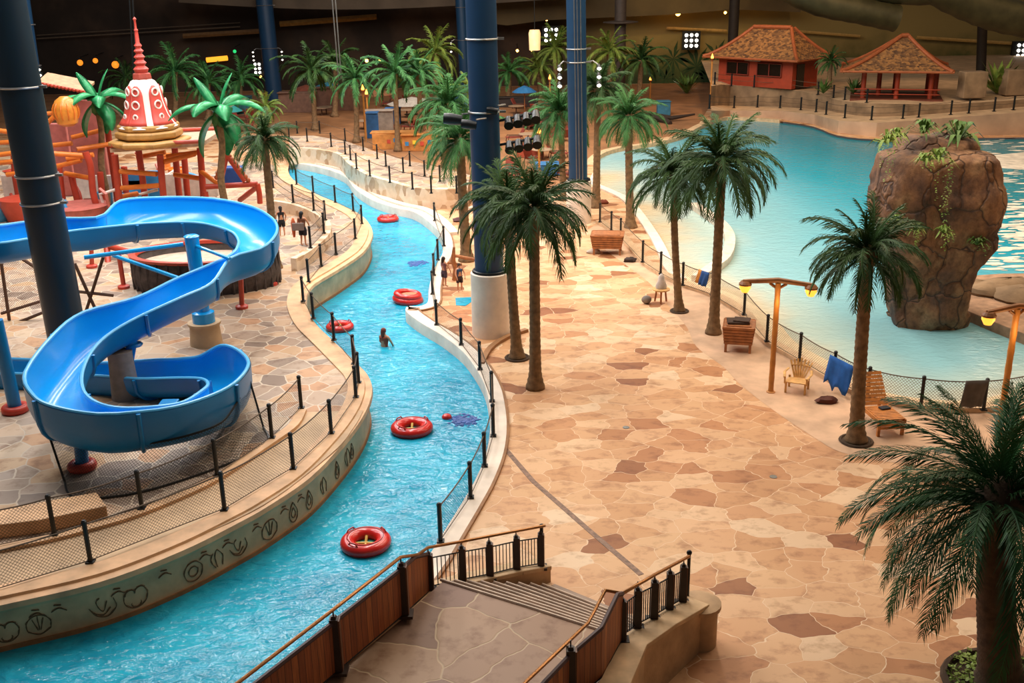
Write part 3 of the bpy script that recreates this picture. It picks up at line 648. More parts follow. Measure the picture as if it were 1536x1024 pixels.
def palm(base, crown, rpx, label, kind='near', m=None, N=None, wtr=None, z0=0, tm=None, soil=False, group=None, seed=0, sq=1.0):
    R = random.Random(seed or int(base[0]*7+base[1])); b = P(base[0], base[1], z0); c = AY(crown[0], crown[1], b.y); px = PXM(c); L = rpx/px/.74*1.12
    root = empty('palm_tree', b, label, 'palm tree', group); off = c-b
    r0 = (wtr or rpx*.16)/2/PXM(b); r1 = r0*.88
    path = lambda s: off*s+Vector((math.sin(s*PI)*off.x*.12, 0, 0))
    trunk_mb(path, r0, r1, r0*.6, 60 if kind != 'far' else 24, 14 if kind != 'far' else 8).build('trunk', tm or trunkM, root, smooth='all')
    if soil:
        q = MB(); q.torus((0,0,.03), r0*2.3, .05, 20, 6, .7); q.lathe((0,0,0), [(r0*2.3,.0),(r0*2.2,.03),(.01,.04)], 20); q.build('soil_ring', soilM, root)
    N = N or (54 if kind == 'near' else 26); fs = FM['near' if kind == 'near' else ('big' if kind == 'big' else 'far')]; per = len(fs)//5
    m = m or leafD
    if kind == 'far':
        me_v = []; cm = MB()
    for i in range(N):
        s = (i+.5)/N; j = min(4, int(s**.8*5)); e0, me = fs[j*per+R.randrange(per)]
        rz = i*2.39996+R.uniform(-.2,.2); tilt = R.uniform(-.14,.14); sc = L*R.uniform(.85,1.12)*(.82 if j == 0 else 1)
        mt = Matrix.Translation(off+Vector((0,0,-.02*i/N)))@Matrix.Rotation(rz, 4, 'Z')@Matrix.Rotation(tilt, 4, 'Y')@Matrix.Rotation(R.uniform(-.3,.3), 4, 'X')@Matrix.Diagonal((sc,sc,sc*sq,1))
        if kind == 'far':
            o_ = len(cm.v); cm.v += [tuple(mt@v.co) for v in me.vertices]; cm.f += [tuple(o_+k for k in p.vertices) for p in me.polygons]
        else:
            o = bpy.data.objects.new('frond', mcopy(me, m)); COL.objects.link(o); o.parent = root; o.matrix_local = mt
    if kind == 'far': cm.keep = True; cm.build('crown', m, root)
    else:
        hb = MB(); hb.ball(off+V(0,0,-.05), r1*1.5, 10, 6, (1,1,1.4)); hb.build('crown_heart', tm or trunkM, root, smooth=True)
    return root
palm((803,582),(801,318),74,'nearer of the two palms with touching crowns in front of the middle blue column', wtr=17, seed=3)
palm((776,537),(762,312),62,'palm just behind and left of the central palm, beside the cream drum', wtr=15, soil=True)
palm((700,391),(690,212),50,'palm left of the middle blue column at the edge of the river', m=leafM, wtr=15)
palm((664,265),(672,160),46,'pale-crowned palm behind the riverside palm, against the terrace', m=leafM, wtr=9)
palm((414,402),(397,212),42,'palm behind the blue slide right of the play structure', wtr=12, z0=ZL)
palm((1019,467),(1010,265),58,'shorter of the pair of palms on the strip by the wave pool', wtr=11, soil=True)
palm((1070,500),(1083,248),72,'taller of the pair of palms, rising beside the wooden towel chest', wtr=14.5, seed=11)
palm((1284,662),(1302,382),73,'palm standing between the blue towel and the wooden lounger', wtr=20, tm=trunkM, seed=5, soil=True)
palm((1502,1030),(1497,760),180,'large dark palm in the lower right corner', 'big', m=leafF, N=62, wtr=56, tm=trunkD, seed=8, soil=False)
palm((946,341),(943,178),42,'slim palm at the left shore of the wave pool', wtr=12, m=leafM)
palm((894,311),(897,135),42,'tall palm just right of the blue column with cables', wtr=11)
palm((846,300),(841,172),44,'palm left of the blue column with cables', wtr=10, m=leafM)
far = [((597,227),(592,110),38,leafM,'far palm with a thick trunk on the terrace, left of the slim blue column'),((535,214),(533,118),33,leafM,'far palm on the terrace near the river bend'),((473,195),(467,106),38,leafD,'far palm just right of the lone blue column'),
 ((632,224),(628,112),32,leafM,'far palm between two others beside the orange counter'),((502,175),(503,95),30,leafD,'far palm with dark crown behind the terrace palms'),((655,170),(652,80),33,leafY,'yellow-green far palm nearest the slim blue column'),
 ((762,155),(764,108),26,leafM,'small palm to the right of the middle blue column'),((957,160),(962,90),30,leafD,'far palm left of the mural wall'),((915,160),(914,78),33,leafY,'yellowish far palm in front of the grey column'),((262,185),(262,108),36,leafM,'far palm behind the red and white bell tower'),
 ((360,170),(360,120),30,leafM,'low far palm left of the lone blue column'),((312,180),(312,125),28,leafM,'low far palm right of the bell tower spire'),((836,150),(832,72),30,leafY,'yellowish far palm behind the left of the cabled column'),((812,150),(808,102),26,leafY,'small yellowish palm left of the cabled column'),
 ((1243,133),(1246,92),19,leafD,'dark palm between the red hut and the pavilion'),((400,210),(398,162),22,leafY,'small yellow-green palm behind the broad-leaved tree'),((735,300),(742,262),26,leafD,'small dark palm behind the middle column'),((190,170),(188,118),26,leafD,'dark far palm left of the bell tower'),((700,190),(706,140),28,leafY,'yellowish palm partly hidden by the middle column')]
for b_, c_, r_, m_, l_ in far: palm(b_, c_, r_*1.1, l_, 'far', m=m_, wtr=8, z0=(2.6 if b_[0] > 1100 else 0), soil=False, group='far palms')
# broad-leaved toy-like trees over the play area
def broad(base, crown, rpx, label, z0):
    b = P(base[0], base[1], z0); c = AY(crown[0], crown[1], b.y); L = rpx/PXM(c)*1.15; root = empty('banana_tree', b, label, 'banana tree'); off = c-b
    m = MB(); m.tube([off*(i/12)+V(.08*math.sin(i*.9),0,0) for i in range(13)], [.2-.005*i for i in range(13)], 10); m.build('trunk', trunkM, root, smooth=True)
    R = random.Random(base[0])
    for i in range(12):
        m = MB(); e0 = math.radians([78,62,30,38,28,34,30,36,-15,-30,-10,-35][i]); az = i*2.4+.3; n = 9; p = Vector((0,0,0)); rows = []
        l = L*R.uniform(.85,1.1)*(.8 if i < 2 else 1)
        for k in range(n+1):
            s = k/n; e = e0-math.radians(95)*s**1.3*(1 if i > 1 else .35); t = Vector((math.cos(e),0,math.sin(e))); w = l*.19*math.sin(PI*min(1, .1+s*.88))**.7; nn = Vector((-math.sin(e),0,math.cos(e)))
            rows.append((p-nn*w*.35+Vector((0,-w,0)), p+nn*.0, p-nn*w*.35+Vector((0,w,0)), p-nn*w*.3)); p = p+t*l/n
        for r in rows: m.v += [tuple(q) for q in r]
        for k in range(n):
            for a_, b_ in ((0,1),(1,2),(2,3),(3,0)): m.f.append((4*k+a_,4*k+b_,4*k+4+b_,4*k+4+a_))
        o = m.build('leaf', leafB, root, smooth='all'); o.matrix_local = Matrix.Translation(off)@Matrix.Rotation(az, 4, 'Z')
    for i in range(6):
        m = MB(); a = i*PI/3; m.ball(off+V(.18*math.cos(a),.18*math.sin(a),-.35-.1*(i%2)), .22, 8, 6, (1,1,1.6), .12); m.build('leaf_sheath', leafM, root, smooth=True)
broad((160,318),(146,150),62,'broad-leaved green tree left of the bell tower', ZL)
broad((338,345),(328,165),74,'broad-leaved green tree right of the bell tower with large drooping leaves', ZL)
# ground cover at the foot of the big palm
mb = MB(); b = P(1502,1030,0); mb.torus((b.x,b.y,.06), 1.0, .08, 24, 6); mb.lathe((b.x,b.y,0), [(1.0,.0),(.98,.05),(.01,.1)], 24); tag(mb.build('planting_ring', soilM), 'dark soil ring around the foot of the large corner palm', 'planter')
mb = MB()
for _ in range(700):
    a = random.uniform(0, 2*PI); r = random.uniform(.5,.98); c = Vector((b.x+r*math.cos(a), b.y+r*math.sin(a), .08+random.uniform(0,.06))); d = Vector((random.uniform(-1,1),random.uniform(-1,1),random.uniform(.1,.8))).normalized()*.09; s = d.cross(Vector((0,0,1)))*.5
    mb.add([c, c+d*.5+s, c+d, c+d*.5-s], [(0,1,2,3)])
mb.keep = True; tag(mb.build('ground_cover', leafI), 'low leafy ground cover around the large corner palm', 'plant', kind='stuff')
# ------------------------------------------------------------------ the blue slide
A_ = [(-70,345,5.2,0),(0,339,5.0,0),(44,333,4.95,0),(95,328,4.9,0),(150,326,4.85,0),(180,302,4.9,1),(234,297,4.8,1),(293,297,4.7,1),(337,301,4.6,1),(381,312,4.5,1),(407,327,4.4,1),(416,342,4.3,1),(410,358,4.2,1),(390,374,4.1,1),(346,388,4.0,1),(318,425,3.65,0),(275,446,3.5,0),(205,478,3.2,0),(160,505,2.95,0),(135,532,2.75,0),(123,562,2.6,0),(126,588,2.45,0),(146,605,2.35,0),(182,613,2.25,0),(234,611,2.15,0),(275,604,2.0,0),(303,587,1.9,0),(312,577,1.85,0),(302,569,1.75,0),(264,568,1.6,0),(205,569,1.5,0),(140,564,1.4,0),(60,562,1.3,0),(0,561,1.25,0),(-60,562,1.2,0)]
# a = left-hand rim along travel (outer in turn 1, inner in turns 2, 3); b = the other
B_ = [(-70,372,4.9),(0,366,4.8),(48,358,4.7),(103,348,4.6),(155,342,4.55),(205,337,4.5),(240,335,4.45),(275,334,4.4),(305,336,4.3),(330,342,4.2),(350,350,4.1),(358,362,4.05),(356,372,4.0),(350,380,3.95),(335,389,3.9),(300,404,3.8),(262,420,3.65),(205,447,3.5),(126,469,3.45),(82,501,3.3),(38,559,3.1),(50,594,2.95),(82,611,2.85),(146,622,2.75),(205,619,2.65),(264,611,2.55),(322,592,2.45),(357,571,2.4),(373,545,2.3),(357,526,2.2),(331,519,2.15),(293,537,1.7),(234,540,1.6),(150,545,1.5),(44,540,1.4),(-60,536,1.3)]
def resample(pts, n):
    pts = [Vector(p) for p in pts]; d = [0]
    for a, b in zip(pts, pts[1:]): d.append(d[-1]+(b-a).length)
    out = []
    for i in range(n):
        t = d[-1]*i/(n-1); k = 0
        while k < len(d)-2 and d[k+1] < t: k += 1
        out.append(pts[k].lerp(pts[k+1], (t-d[k])/max(1e-9, d[k+1]-d[k])))
    return out
# key correspondences (index in A_, index in B_)
Kab = [(0,0),(3,3),(5,5),(8,7),(10,9),(11,11),(12,12),(14,14),(15,15),(16,16),(17,17),(18,18),(19,19),(20,20),(21,21),(22,22),(23,23),(24,25),(25,26),(26,27),(27,28),(28,29),(29,30),(30,31),(31,33),(32,34),(34,35)]
Aw = [P(a[0],a[1],a[2]) for a in A_]; Bw = [P(b[0],b[1],b[2]) for b in B_]
SA, SB = [], []
As = cat_rom([tuple(p) for p in Aw], 6); Bs = cat_rom([tuple(p) for p in Bw], 6)
for (a0,b0),(a1,b1) in zip(Kab, Kab[1:]):
    n = max(4, int((Aw[a0]-Aw[a1]).length*1.6)+4); SA += resample(As[a0*6:a1*6+1], n)[:-1]; SB += resample(Bs[b0*6:b1*6+1], n)[:-1]
SA.append(Aw[-1]); SB.append(Bw[-1])
def flume(i0, i1, root, D=.72):
    mb = MB(); ns = 14; ob = MB()
    def ring(i, g):
        a, b = SA[i], SB[i]; w = (b-a); h = w.copy(); h.z = 0; h.normalize(); out = []
        zb = min(a.z, b.z)-D
        for k in range(ns+1):
            t = PI*k/ns; q = a.lerp(b, (1-math.cos(t))/2); zl = q.z; s = math.sin(t)**.55
            out.append(Vector((q.x, q.y, zl+(zb-zl)*s-g*(s**.5)))+h*g*(-math.cos(t)))
        return out
    for i in range(i0, i1+1):
        r = ring(i, 0); mb.v += [tuple(v) for v in r]; r = ring(i, .07); ob.v += [tuple(v) for v in r]
    m = ns+1
    for i in range(i1-i0):
        for k in range(ns): mb.f.append((i*m+k, i*m+k+1, (i+1)*m+k+1, (i+1)*m+k)); ob.f.append((i*m+k, i*m+k+1, (i+1)*m+k+1, (i+1)*m+k))
    c = mb.build('channel', slideM, root, smooth='all'); o = ob.build('shell', slideOut, root, smooth='all')
    return c
slide = empty('water_slide', P(303,520,ZL), 'big twisting bright blue water slide on the left deck', 'water slide'); S0 = slide.location.copy()
slide.location = (0,0,0)
flume(0, len(SA)-1, slide)
rimM = mat('slide_rim', '55b4ea', .3, bump=0, var=.05)
for nm, S in (('rim', SA), ('rim', SB)):
    r = MB(); r.tube([p+V(0,0,.015) for p in S], .055, 8); r.build(nm, rimM, slide, smooth=True)
# joint flanges round the shell
for i in range(6, len(SA)-2, 9):
    f = MB(); a, b = SA[i], SB[i]; h = (b-a); h.z = 0; h.normalize(); zb = min(a.z,b.z)-.72; pts = []
    for k in range(13):
        t = PI*k/12; q = a.lerp(b, (1-math.cos(t))/2); s = math.sin(t)**.55; pts.append(Vector((q.x,q.y,q.z+(zb-q.z)*s-.1*s))+h*.09*(-math.cos(t)))
    f.tube(pts, .06, 6); f.build('joint_flange', slideOut, slide, smooth=True)
def idx(px, py): return min(range(len(SA)), key=lambda i: (PR((SA[i]+SB[i])/2)[0]-px)**2+(PR((SA[i]+SB[i])/2)[1]-py)**2)
redFoot = mat('red_foot', 'c8402e', .4)
def leg(foot, topv, r=.17, ring=True):
    f = P(foot[0], foot[1], ZL); m = MB(); m.tube([f, topv], r, 14); l = m.build('support_leg', slideOut, slide, smooth=True)
    if ring: q = MB(); q.torus(f+V(0,0,.1), r*1.45, .13, 20, 10); q.build('foot_ring', redFoot, l, smooth=True)
leg((124,703), P(120,640,1.9)+V(0,0,.2)); leg((24,617), P(-6,480,3.6), .19)
pb = P(310,515,ZL); m = MB(); m.lathe(pb, [(.55,0),(.5,.7),(.56,.72),(.56,.8),(.2,.8)], 24); m.build('concrete_footing', tanC, slide, smooth=True)
m = MB(); m.lathe(pb, [(.38,.8),(.38,1.15),(.27,1.2)], 20); m.build('sleeve', slideM, slide, smooth=True)
pt = Vector((pb.x, pb.y, 0)); zt_ = HZ(pb, 355); topP = AY(287,355,pb.y); m = MB(); m.tube([pb+V(0,0,1.1), topP], .24, 16); m.lathe(topP, [(.24,-.02),(.26,.02),(.2,.06)], 16); m.build('main_post', slideM, slide, smooth=True)
for a, b, r in (((275,366),(126,386),.075),((170,383),(288,424),.07),((292,368),(345,388),.06),((300,430),(270,418),.08)):
    m = MB(); m.tube([AY(*a, pb.y-.1), AY(*b, pb.y-1.2)], r, 8); m.build('brace_arm', slideM, slide, smooth=True)
q = AY(200,500,P(190,575,1.0).y-.2); m = MB(); m.tube([P(187,573,1.2), q], .16, 12); m.lathe(q+V(0,0,-.35), [(.2,-.05),(.24,0),(.2,.05)], 12); m.build('upper_strut', slideOut, slide, smooth=True)
pc = P(150,606,ZL); m = MB(); m.lathe(P(150,640,ZL)+V(0,2.2,0), [(.42,0),(.36,1.2),(.36,1.5)], 18); m.build('inner_footing', mat('grey_concrete', '8a8078', .8), slide, smooth=True)
for k in (250, 300):
    m = MB(); g = P(k,640 if k < 280 else 610,ZL); m.box(g+V(0,.4,.3), (.5,.5,.6)); m.build('pump_box', slideOut, slide, bevel=.03)
# safety netting slung under the lowest turn
nb = []
for (x, y, z) in ((60,612,2.3),(100,650,1.9),(150,662,1.75),(230,664,1.75),(320,640,1.8),(350,612,1.9),(374,568,2.0)): nb.append(P(x,y,z))
gl_ = [P(x, y, ZL+.03) for x, y in ((97,722),(103,740),(125,748),(215,737),(330,700),(400,668),(395,640))]
m = MB(); s0 = cat_rom([tuple(p) for p in nb], 4); s1 = cat_rom([tuple(p) for p in gl_], 4); vs = []; uv = []; L = 0
for i, (a, b) in enumerate(zip(s0, s1)):
    if i: L += (Vector(a)-Vector(s0[i-1])).length
    vs += [a, b]; uv += [(L, 0), (L, (Vector(a)-Vector(b)).length)]
m.add(vs, [(2*i, 2*i+2, 2*i+3, 2*i+1) for i in range(len(s0)-1)], uv); nr = empty('safety_net', (0,0,0), 'black safety netting slung beneath the lowest turn of the blue slide', 'net')
m.build('net', netM, nr)
m = MB(); m.tube(s0, .03, 6); m.build('top_rope', blackM, nr); m = MB(); m.tube(s1, .03, 6); m.build('ground_rope', blackM, nr)
m = MB(); m.tube([s0[0], s1[0]], .03, 6); m.tube([s0[-1], s1[-1]], .03, 6); m.build('side_rope', blackM, nr)
# ------------------------------------------------------------------ inflatable rings
def ring(px, py, wpx, label, double=False, tilt=0, yellow=True, z=ZW):
    c = P(px, py, z); R = wpx/2/PXM(c); r = R*.3; c.z = z+r*.55
    root = empty('swim_ring', c, label, 'swim ring', 'red rings on the river'); ax = Matrix.Rotation(tilt, 3, 'Y')
    m = MB(); m.torus((0,0,0), R-r, r, 44, 16, .85, ax); m.build('tube', tubeM, root, smooth='all')
    m = MB(); m.torus((0,0,r*.85), R-r, .015, 44, 5, 1, ax); m.build('seam', mat('dark_seam', '9c1d18', .4), root, smooth=True)
    m = MB(); m.lathe((0,0,-r*.6), [(R-r*1.7,0),(R-r*1.7,.03),(.01,.05)], 24); m.build('floor', mat('teal_floor', '2a9a8c', .4), root)
    for a in (.6, 2.5, 4.2):
        h = MB(); d = Vector((math.cos(a), math.sin(a), 0)); s = Vector((-d.y, d.x, 0)); o = d*(R-r*.7)+V(0,0,r*.78)
        h.tube([o-s*.13, o-s*.08+V(0,0,.06), o+s*.08+V(0,0,.06), o+s*.13], .02, 6); h.build('handle', mat('handle_red', 'a81812', .4), root)
    if yellow:
        h = MB(); h.tube([V(-(R-r*1.6),.02,-r*.3), V(0,0,-r*.2), V(R-r*1.6,-.02,-r*.3)], .04, 6); h.tube([V(0,-(R-r*1.6),-r*.3), V(0,0,-r*.2), V(0,R*.3,r*.3)], .035, 6); h.build('strap', mat('yellow_strap', 'd8b24a', .5), root)
    if double:
        m = MB(); m.torus((.0,.0,r*1.0), R-r*1.05, r*.75, 40, 12, .8, ax); m.build('upper_tube', tubeM, root, smooth='all')
        m = MB(); m.ball((.1,0,r*.9), .35, 12, 8, (1.3,.7,.3)); m.build('seat_pad', mat('tan_pad', 'b07a50', .6), root, smooth=True)
    return root
ring(549,818,77,'red swim ring nearest the wooden railing, lowest in the river')
ring(618,646,64,'red swim ring in the middle of the river beside the dappled blue mat')
ring(612,452,47,'double-walled red raft by the stone spit', True, .12)
ring(510,493,42,'red swim ring against the left bank behind the net fence')
ring(582,331,33,'small red swim ring farthest up the river')
# dappled mats just at the surface
def dapple(px, py, w, h, label, red=False):
    c = P(px, py, ZW); root = empty('floating_mat', c, label, 'float'); a = w/2/PXM(c); b = a*1.1; R = random.Random(px); m = MB()
    for _ in range(160):
        x, y = R.gauss(0,.42), R.gauss(0,.42)
        if x*x+y*y > 1: continue
        m.ball((x*a, y*b, .0), R.uniform(.03,.07), 6, 4, (1.3,1,.5))
    m.build('tuft', mat('royal_blue', '1f4f9a', .5), root)
    if red: q = MB(); q.ball((-a*1.05,.2,.03), .16, 12, 8, (1,1,.7)); q.build('red_float', tubeM, root, smooth=True)
dapple(696,630,50,24,'blue speckled floating mat with a red end beside the right bank', True)
dapple(625,395,34,9,'small blue speckled patch floating in the upper river')
# ------------------------------------------------------------------ people
def skin_body(name, joints, edges, m, parent=None, sub=2):
    me = bpy.data.meshes.new(name); ks = list(joints); me.from_pydata([joints[k][0] for k in ks], [(ks.index(a), ks.index(b)) for a, b in edges], []); me.update()
    o = bpy.data.objects.new(name, me); COL.objects.link(o)
    md = o.modifiers.new('skin', 'SKIN'); md.use_smooth_shade = True
    sv = me.skin_vertices[0].data
    for i, k in enumerate(ks):
        r = joints[k][1]; sv[i].radius = (r, r) if not isinstance(r, tuple) else r; sv[i].use_root = (i == 0)
    s = o.modifiers.new('sub', 'SUBSURF'); s.levels = sub; s.render_levels = sub; me.materials.append(m)
    if parent: o.parent = parent
    return o
skinM = mat('skin', 'c98d6a', .5, var=.05, bump=0)
def person(pos, hgt, rz, label, top=None, bottom=None, hair='2a1c14', arm=(.15,.1), lean=0, sit=False, extra=None):
    s = hgt/1.7; root = empty('person', pos, label, 'person', rz=rz); root.scale = (s,s,s)
    J = {'pel':((0,0,.92),.135),'wai':((0,0,1.06),.115),'che':((0,0,1.26),.15),'sho':((0,0,1.42),.09),'nec':((0,0,1.49),.052),'hd0':((0,-.01,1.56),.075),'hd1':((0,-.015,1.63),.088),'hd2':((0,0,1.69),.05)}
    E_ = [('pel','wai'),('wai','che'),('che','sho'),('sho','nec'),('nec','hd0'),('hd0','hd1'),('hd1','hd2')]
    for sd, n in ((-1,'l'),(1,'r')):
        J['hip'+n] = ((sd*.1,0,.86),.1); J['kne'+n] = ((sd*.11,-.02*sd,.48),.058); J['ank'+n] = ((sd*.12,.02,.09),.036); J['toe'+n] = ((sd*.13,-.15,.03),.03)
        J['shl'+n] = ((sd*.19,0,1.4),.055); J['elb'+n] = ((sd*(.25+arm[0]*.3),-arm[1],1.13),.042); J['wri'+n] = ((sd*(.22+arm[0]*.2),-.05-arm[1]*2,.93),.028); J['pal'+n] = ((sd*(.22+arm[0]*.2),-.07-arm[1]*2,.86),.03)
        E_ += [('pel','hip'+n),('hip'+n,'kne'+n),('kne'+n,'ank'+n),('ank'+n,'toe'+n),('sho','shl'+n),('shl'+n,'elb'+n),('elb'+n,'wri'+n),('wri'+n,'pal'+n)]
        for f in range(5):
            fn = 'f%d%s' % (f, n); p = J['pal'+n][0]; dx = (f-2)*.016; J[fn] = ((p[0]+dx*.4-(.03*sd if f == 0 else 0), p[1]+dx*(-1), p[2]-(.04 if f == 0 else .085-.008*abs(f-2.5))), .008); E_.append(('pal'+n, fn))
    skin_body('body', J, E_, skinM, root)
    if top:
        m = MB(); m.lathe((0,0,0), [(.17,.93),(.15,1.06),(.185,1.26),(.2,1.38),(.1,1.46)], 16, 1, .68); m.build('shirt', mat('cloth_'+top, top, .8), root, smooth=True)
    if bottom:
        m = MB(); m.lathe((0,0,0), [(.17,.98),(.19,.86),(.19,.78)], 16, 1, .75)
        for sd in (-1,1): m.tube([(sd*.1,0,.84),(sd*.11,0,.56)], [.115,.1], 12)
        m.build('shorts', mat('cloth_'+bottom, bottom, .8), root, smooth=True)
    if hair:
        m = MB(); m.ball((0,.018,1.655), .112, 14, 8, (.95,1,1.0)); m.tube([(0,.06,1.64),(0,.09,1.5),(0,.1,1.4)], [.09,.08,.04], 10); m.build('hair', mat('hair_'+hair, hair, .7), root, smooth=True)
    f = MB()
    for sd in (-1,1): f.ball((sd*.032,-.095,1.635), .011, 8, 6)
    f.build('eyes', blackM, root); f = MB(); f.tube([(0,-.095,1.63),(0,-.118,1.6),(0,-.1,1.59)], [.01,.016,.01], 6); f.tube([(-.025,-.092,1.565),(.025,-.092,1.565)], .007, 6); f.build('nose_and_mouth', mat('lip_skin', 'a8614c', .5), root)
    return root
pA_ = P(456,369,ZL)
person(pA_, 1.62, PI*.9, 'person in dark shorts near the ramp fence, with an orange top and grey wrap', '7a4a34', '161620', '17181f')
tag(MB().box(pA_+V(-.15,-.28,1.0), (.55,.08,.36), .1).build('folded_wrap', mat('grey_wrap', '7f6f6a', .9), bevel=.03), 'folded grey wrap held at the waist by the person in dark shorts', 'towel')
m = MB(); q = pA_+V(-.42,.0,0); m.tube([q+V(0,0,.45), q+V(0,0,.75), q+V(0,0,1.15), q+V(0,0,1.35)], [.1,.17,.2,.08], 10, flat=.5); tag(m.build('hanging_towel', mat('orange_towel', 'c8623c', .9), smooth=True), 'orange and red towel hanging at the left side of the standing person', 'towel')
person(P(424,354,ZL), 1.45, PI*1.1, 'person in dark clothes standing just right of the slide bend, left of two', '15161f', '101218', '14151c')
person(P(577,519,ZW)-V(0,0,.95), 1.62, 2.6, 'person wading in the river with wet brown hair', 'a2432e', '26405e', '7a3322')
person(P(690,437,.02), 1.2, .4, 'small person in a blue top by the pool recess beside the cream drum', '2f4a6c', '3a2a2a', '3a2418')
person(P(667,430,.02), 1.3, 2.4, 'person in a dusky pink top near the right bank rope posts', '8a5a5a', '4a3a44', '2a1a14')
# ------------------------------------------------------------------ furniture beside the lagoon fence
def lamp_post(base, topy, armpx, label):
    b = P(*base); h = HZ(b, topy); root = empty('lamp_post', b, label, 'lamp post'); bam = mat('bamboo', 'c8863e', .45, var=.2, vs=4)
    m = MB(); n = 22; m.tube([V(0,0,h*i/n) for i in range(n+1)], [.085*(1.1 if i % 3 == 0 else 1) for i in range(n+1)], 12); m.lathe((0,0,0), [(.14,0),(.14,.03),(.1,.05)], 14); m.build('pole', bam, root, smooth=True)
    d = Vector((math.cos(armpx[1]), math.sin(armpx[1]), 0)); L = armpx[0]; am = mat('lamp_arm_wood', '8a5424', .5, var=.3)
    m = MB(); m.tube([d*-L+V(0,0,h-.02), V(0,0,h+.08), d*L+V(0,0,h-.02)], [.07,.09,.07], 8); m.tube([d*-.25+V(0,0,h-.02), V(0,0,h-.2), d*.25+V(0,0,h-.02)], .05, 8); m.build('cross_arm', am, root, smooth=True)
    for s in (-1, 1):
        o = d*L*s*.93+V(0,0,h-.1); m = MB(); m.lathe(o, [(.13,.1),(.2,.02),(.2,-.03)], 14, cap=True); c = m.build('lamp_cap', am, root)
        m = MB(); m.lathe(o, [(.17,-.03),(.175,-.12),(.1,-.26),(.02,-.28)], 14); m.build('lamp_shade', mat('amber_glass', 'ffb648', .3, emit='ffa838', es=1.7), root, smooth=True)
    ld = bpy.data.lights.new('lamp_glow', 'POINT'); ld.energy = 18; ld.color = (1,.6,.25); ld.shadow_soft_size = .3; lo_ = bpy.data.objects.new('lamp_glow', ld); COL.objects.link(lo_); lo_.parent = root; lo_.location = (0,-.4,h-.6)
lamp_post((1156,588), 424, (1.06, -.28), 'bamboo lamp post with two amber lamps left of the white armchair')
lamp_post((1497,657), 463, (.95, .25), 'bamboo lamp post with amber lamps at the right edge behind the big palm')
def slats(root, name, m, rows):
    q = MB()
    for c, d, rz in rows: q.box(c, d, rz)
    return q.build(name, m, root, bevel=.008)
def chest(px, py, w, d, h, rz, label, towels=True):
    p = P(px, py, 0); root = empty('towel_chest', p, label, 'chest', rz=rz)
    for sx in (-1,1):
        for sy in (-1,1): q = MB(); q.box((sx*(w/2-.06), sy*(d/2-.06), h*.3), (.09,.09,h*.6)); q.build('leg', woodM, root)
    n = 6
    for nm, c, dd in (('side_panel',(0,-d/2,0),(w,.03)),('side_panel',(0,d/2,0),(w,.03)),('end_panel',(-w/2,0,0),(.03,d)),('end_panel',(w/2,0,0),(.03,d))):
        slats(root, nm, woodM, [((c[0]*(1+.03*k), c[1]*(1+.03*k), h*.32+k*h*.11+.05), (dd[0]*(1+.02*k) if dd[0] > .1 else .035, dd[1]*(1+.02*k) if dd[1] > .1 else .035, h*.095), 0) for k in range(n)])
    q = MB(); q.box((0,0,h*.32), (w*.96,d*.96,.03)); q.build('base_board', woodM, root)
    q = MB(); q.box((0,0,h*.93), (w*1.12,d*1.12,.04)); q.box((0,0,h*.96), (w*.9,d*.85,.05)); q.build('lid', woodM, root, bevel=.01)
    if towels: q = MB(); q.box((-.05,.02,h*1.02), (w*.8,d*.62,.1), .12); q.box((.08,.0,h*1.1), (w*.6,d*.5,.05), -.1); tag(q.build('dark_cloth', mat('dark_brown_cloth', '4a362a', .9, var=.5, vs=6), root, bevel=.03), None)
chest(1107,523,.95,.95,1.0,-.25,'slatted wooden towel chest beside the taller palm of the pair')
chest(911,379,1.35,1.0,1.0,-.15,'slatted wooden towel chest near the short cream drum at the top of the plaza', False)
p = P(1195,586,0); ch = empty('garden_chair', p, 'pale wooden armchair with a fan back beside the bamboo lamp post', 'chair', rz=-.45)
for sx in (-1,1):
    for sy, hh in ((-1,.36),(1,.42)): q = MB(); q.box((sx*.3, sy*.28, hh/2), (.06,.06,hh)); q.build('leg', woodL, ch)
    q = MB(); q.tube([(sx*.36,.32,.62),(sx*.42,.0,.6),(sx*.34,-.38,.56)], .045, 8, flat=.5); q.build('armrest', woodL, ch, smooth=True); q = MB(); q.box((sx*.34,-.3,.45), (.05,.05,.25)); q.build('arm_post', woodL, ch)
slats(ch, 'seat', woodL, [((0,-.3+k*.09,.38-.008*k), (.66,.075,.03), 0) for k in range(7)])
q = MB()
for k in range(7):
    a = (k-3)*.13; q.tube([(.05*(k-3),.3,.34),(.05*(k-3)+math.sin(a)*.5,.52,.95-abs(k-3)*.04)], .035, 6, flat=.4)
q.build('fan_back', woodL, ch, smooth=True); q = MB(); q.tube([(-.3,.45,.7),(0,.47,.74),(.3,.45,.7)], .03, 6); q.build('back_brace', woodL, ch)
p = P(1331,650,0); lg = empty('sun_lounger', p, 'orange-brown wooden lounger with raised back right of the palm', 'sun lounger', rz=.12); lw_ = mat('lounger_wood', 'c47a34', .5, var=.4, vs=5)
for sx in (-1,1):
    for y_, h_ in ((-.15,.48),(1.35,.48)): q = MB(); q.box((sx*.36,y_,h_/2), (.08,.08,h_)); q.build('leg', lw_, lg)
    q = MB(); q.box((sx*.38,.6,.46), (.05,1.7,.12)); q.build('side_rail', lw_, lg)
slats(lg, 'seat_slats', lw_, [((0,-.18+k*.115,.53), (.74,.095,.03), 0) for k in range(9)])
q = MB(); ax = Matrix.Rotation(math.radians(52), 3, 'X')
for k in range(9): q.box(V(0,.85,.54)+ax@V(0,.06+k*.115,0), (.74,.095,.03), ax=ax)
q.build('backrest', lw_, lg); slats(lg, 'end_board', lw_, [((0,-.22,.46-k*.09), (.78,.03,.075), 0) for k in range(3)])
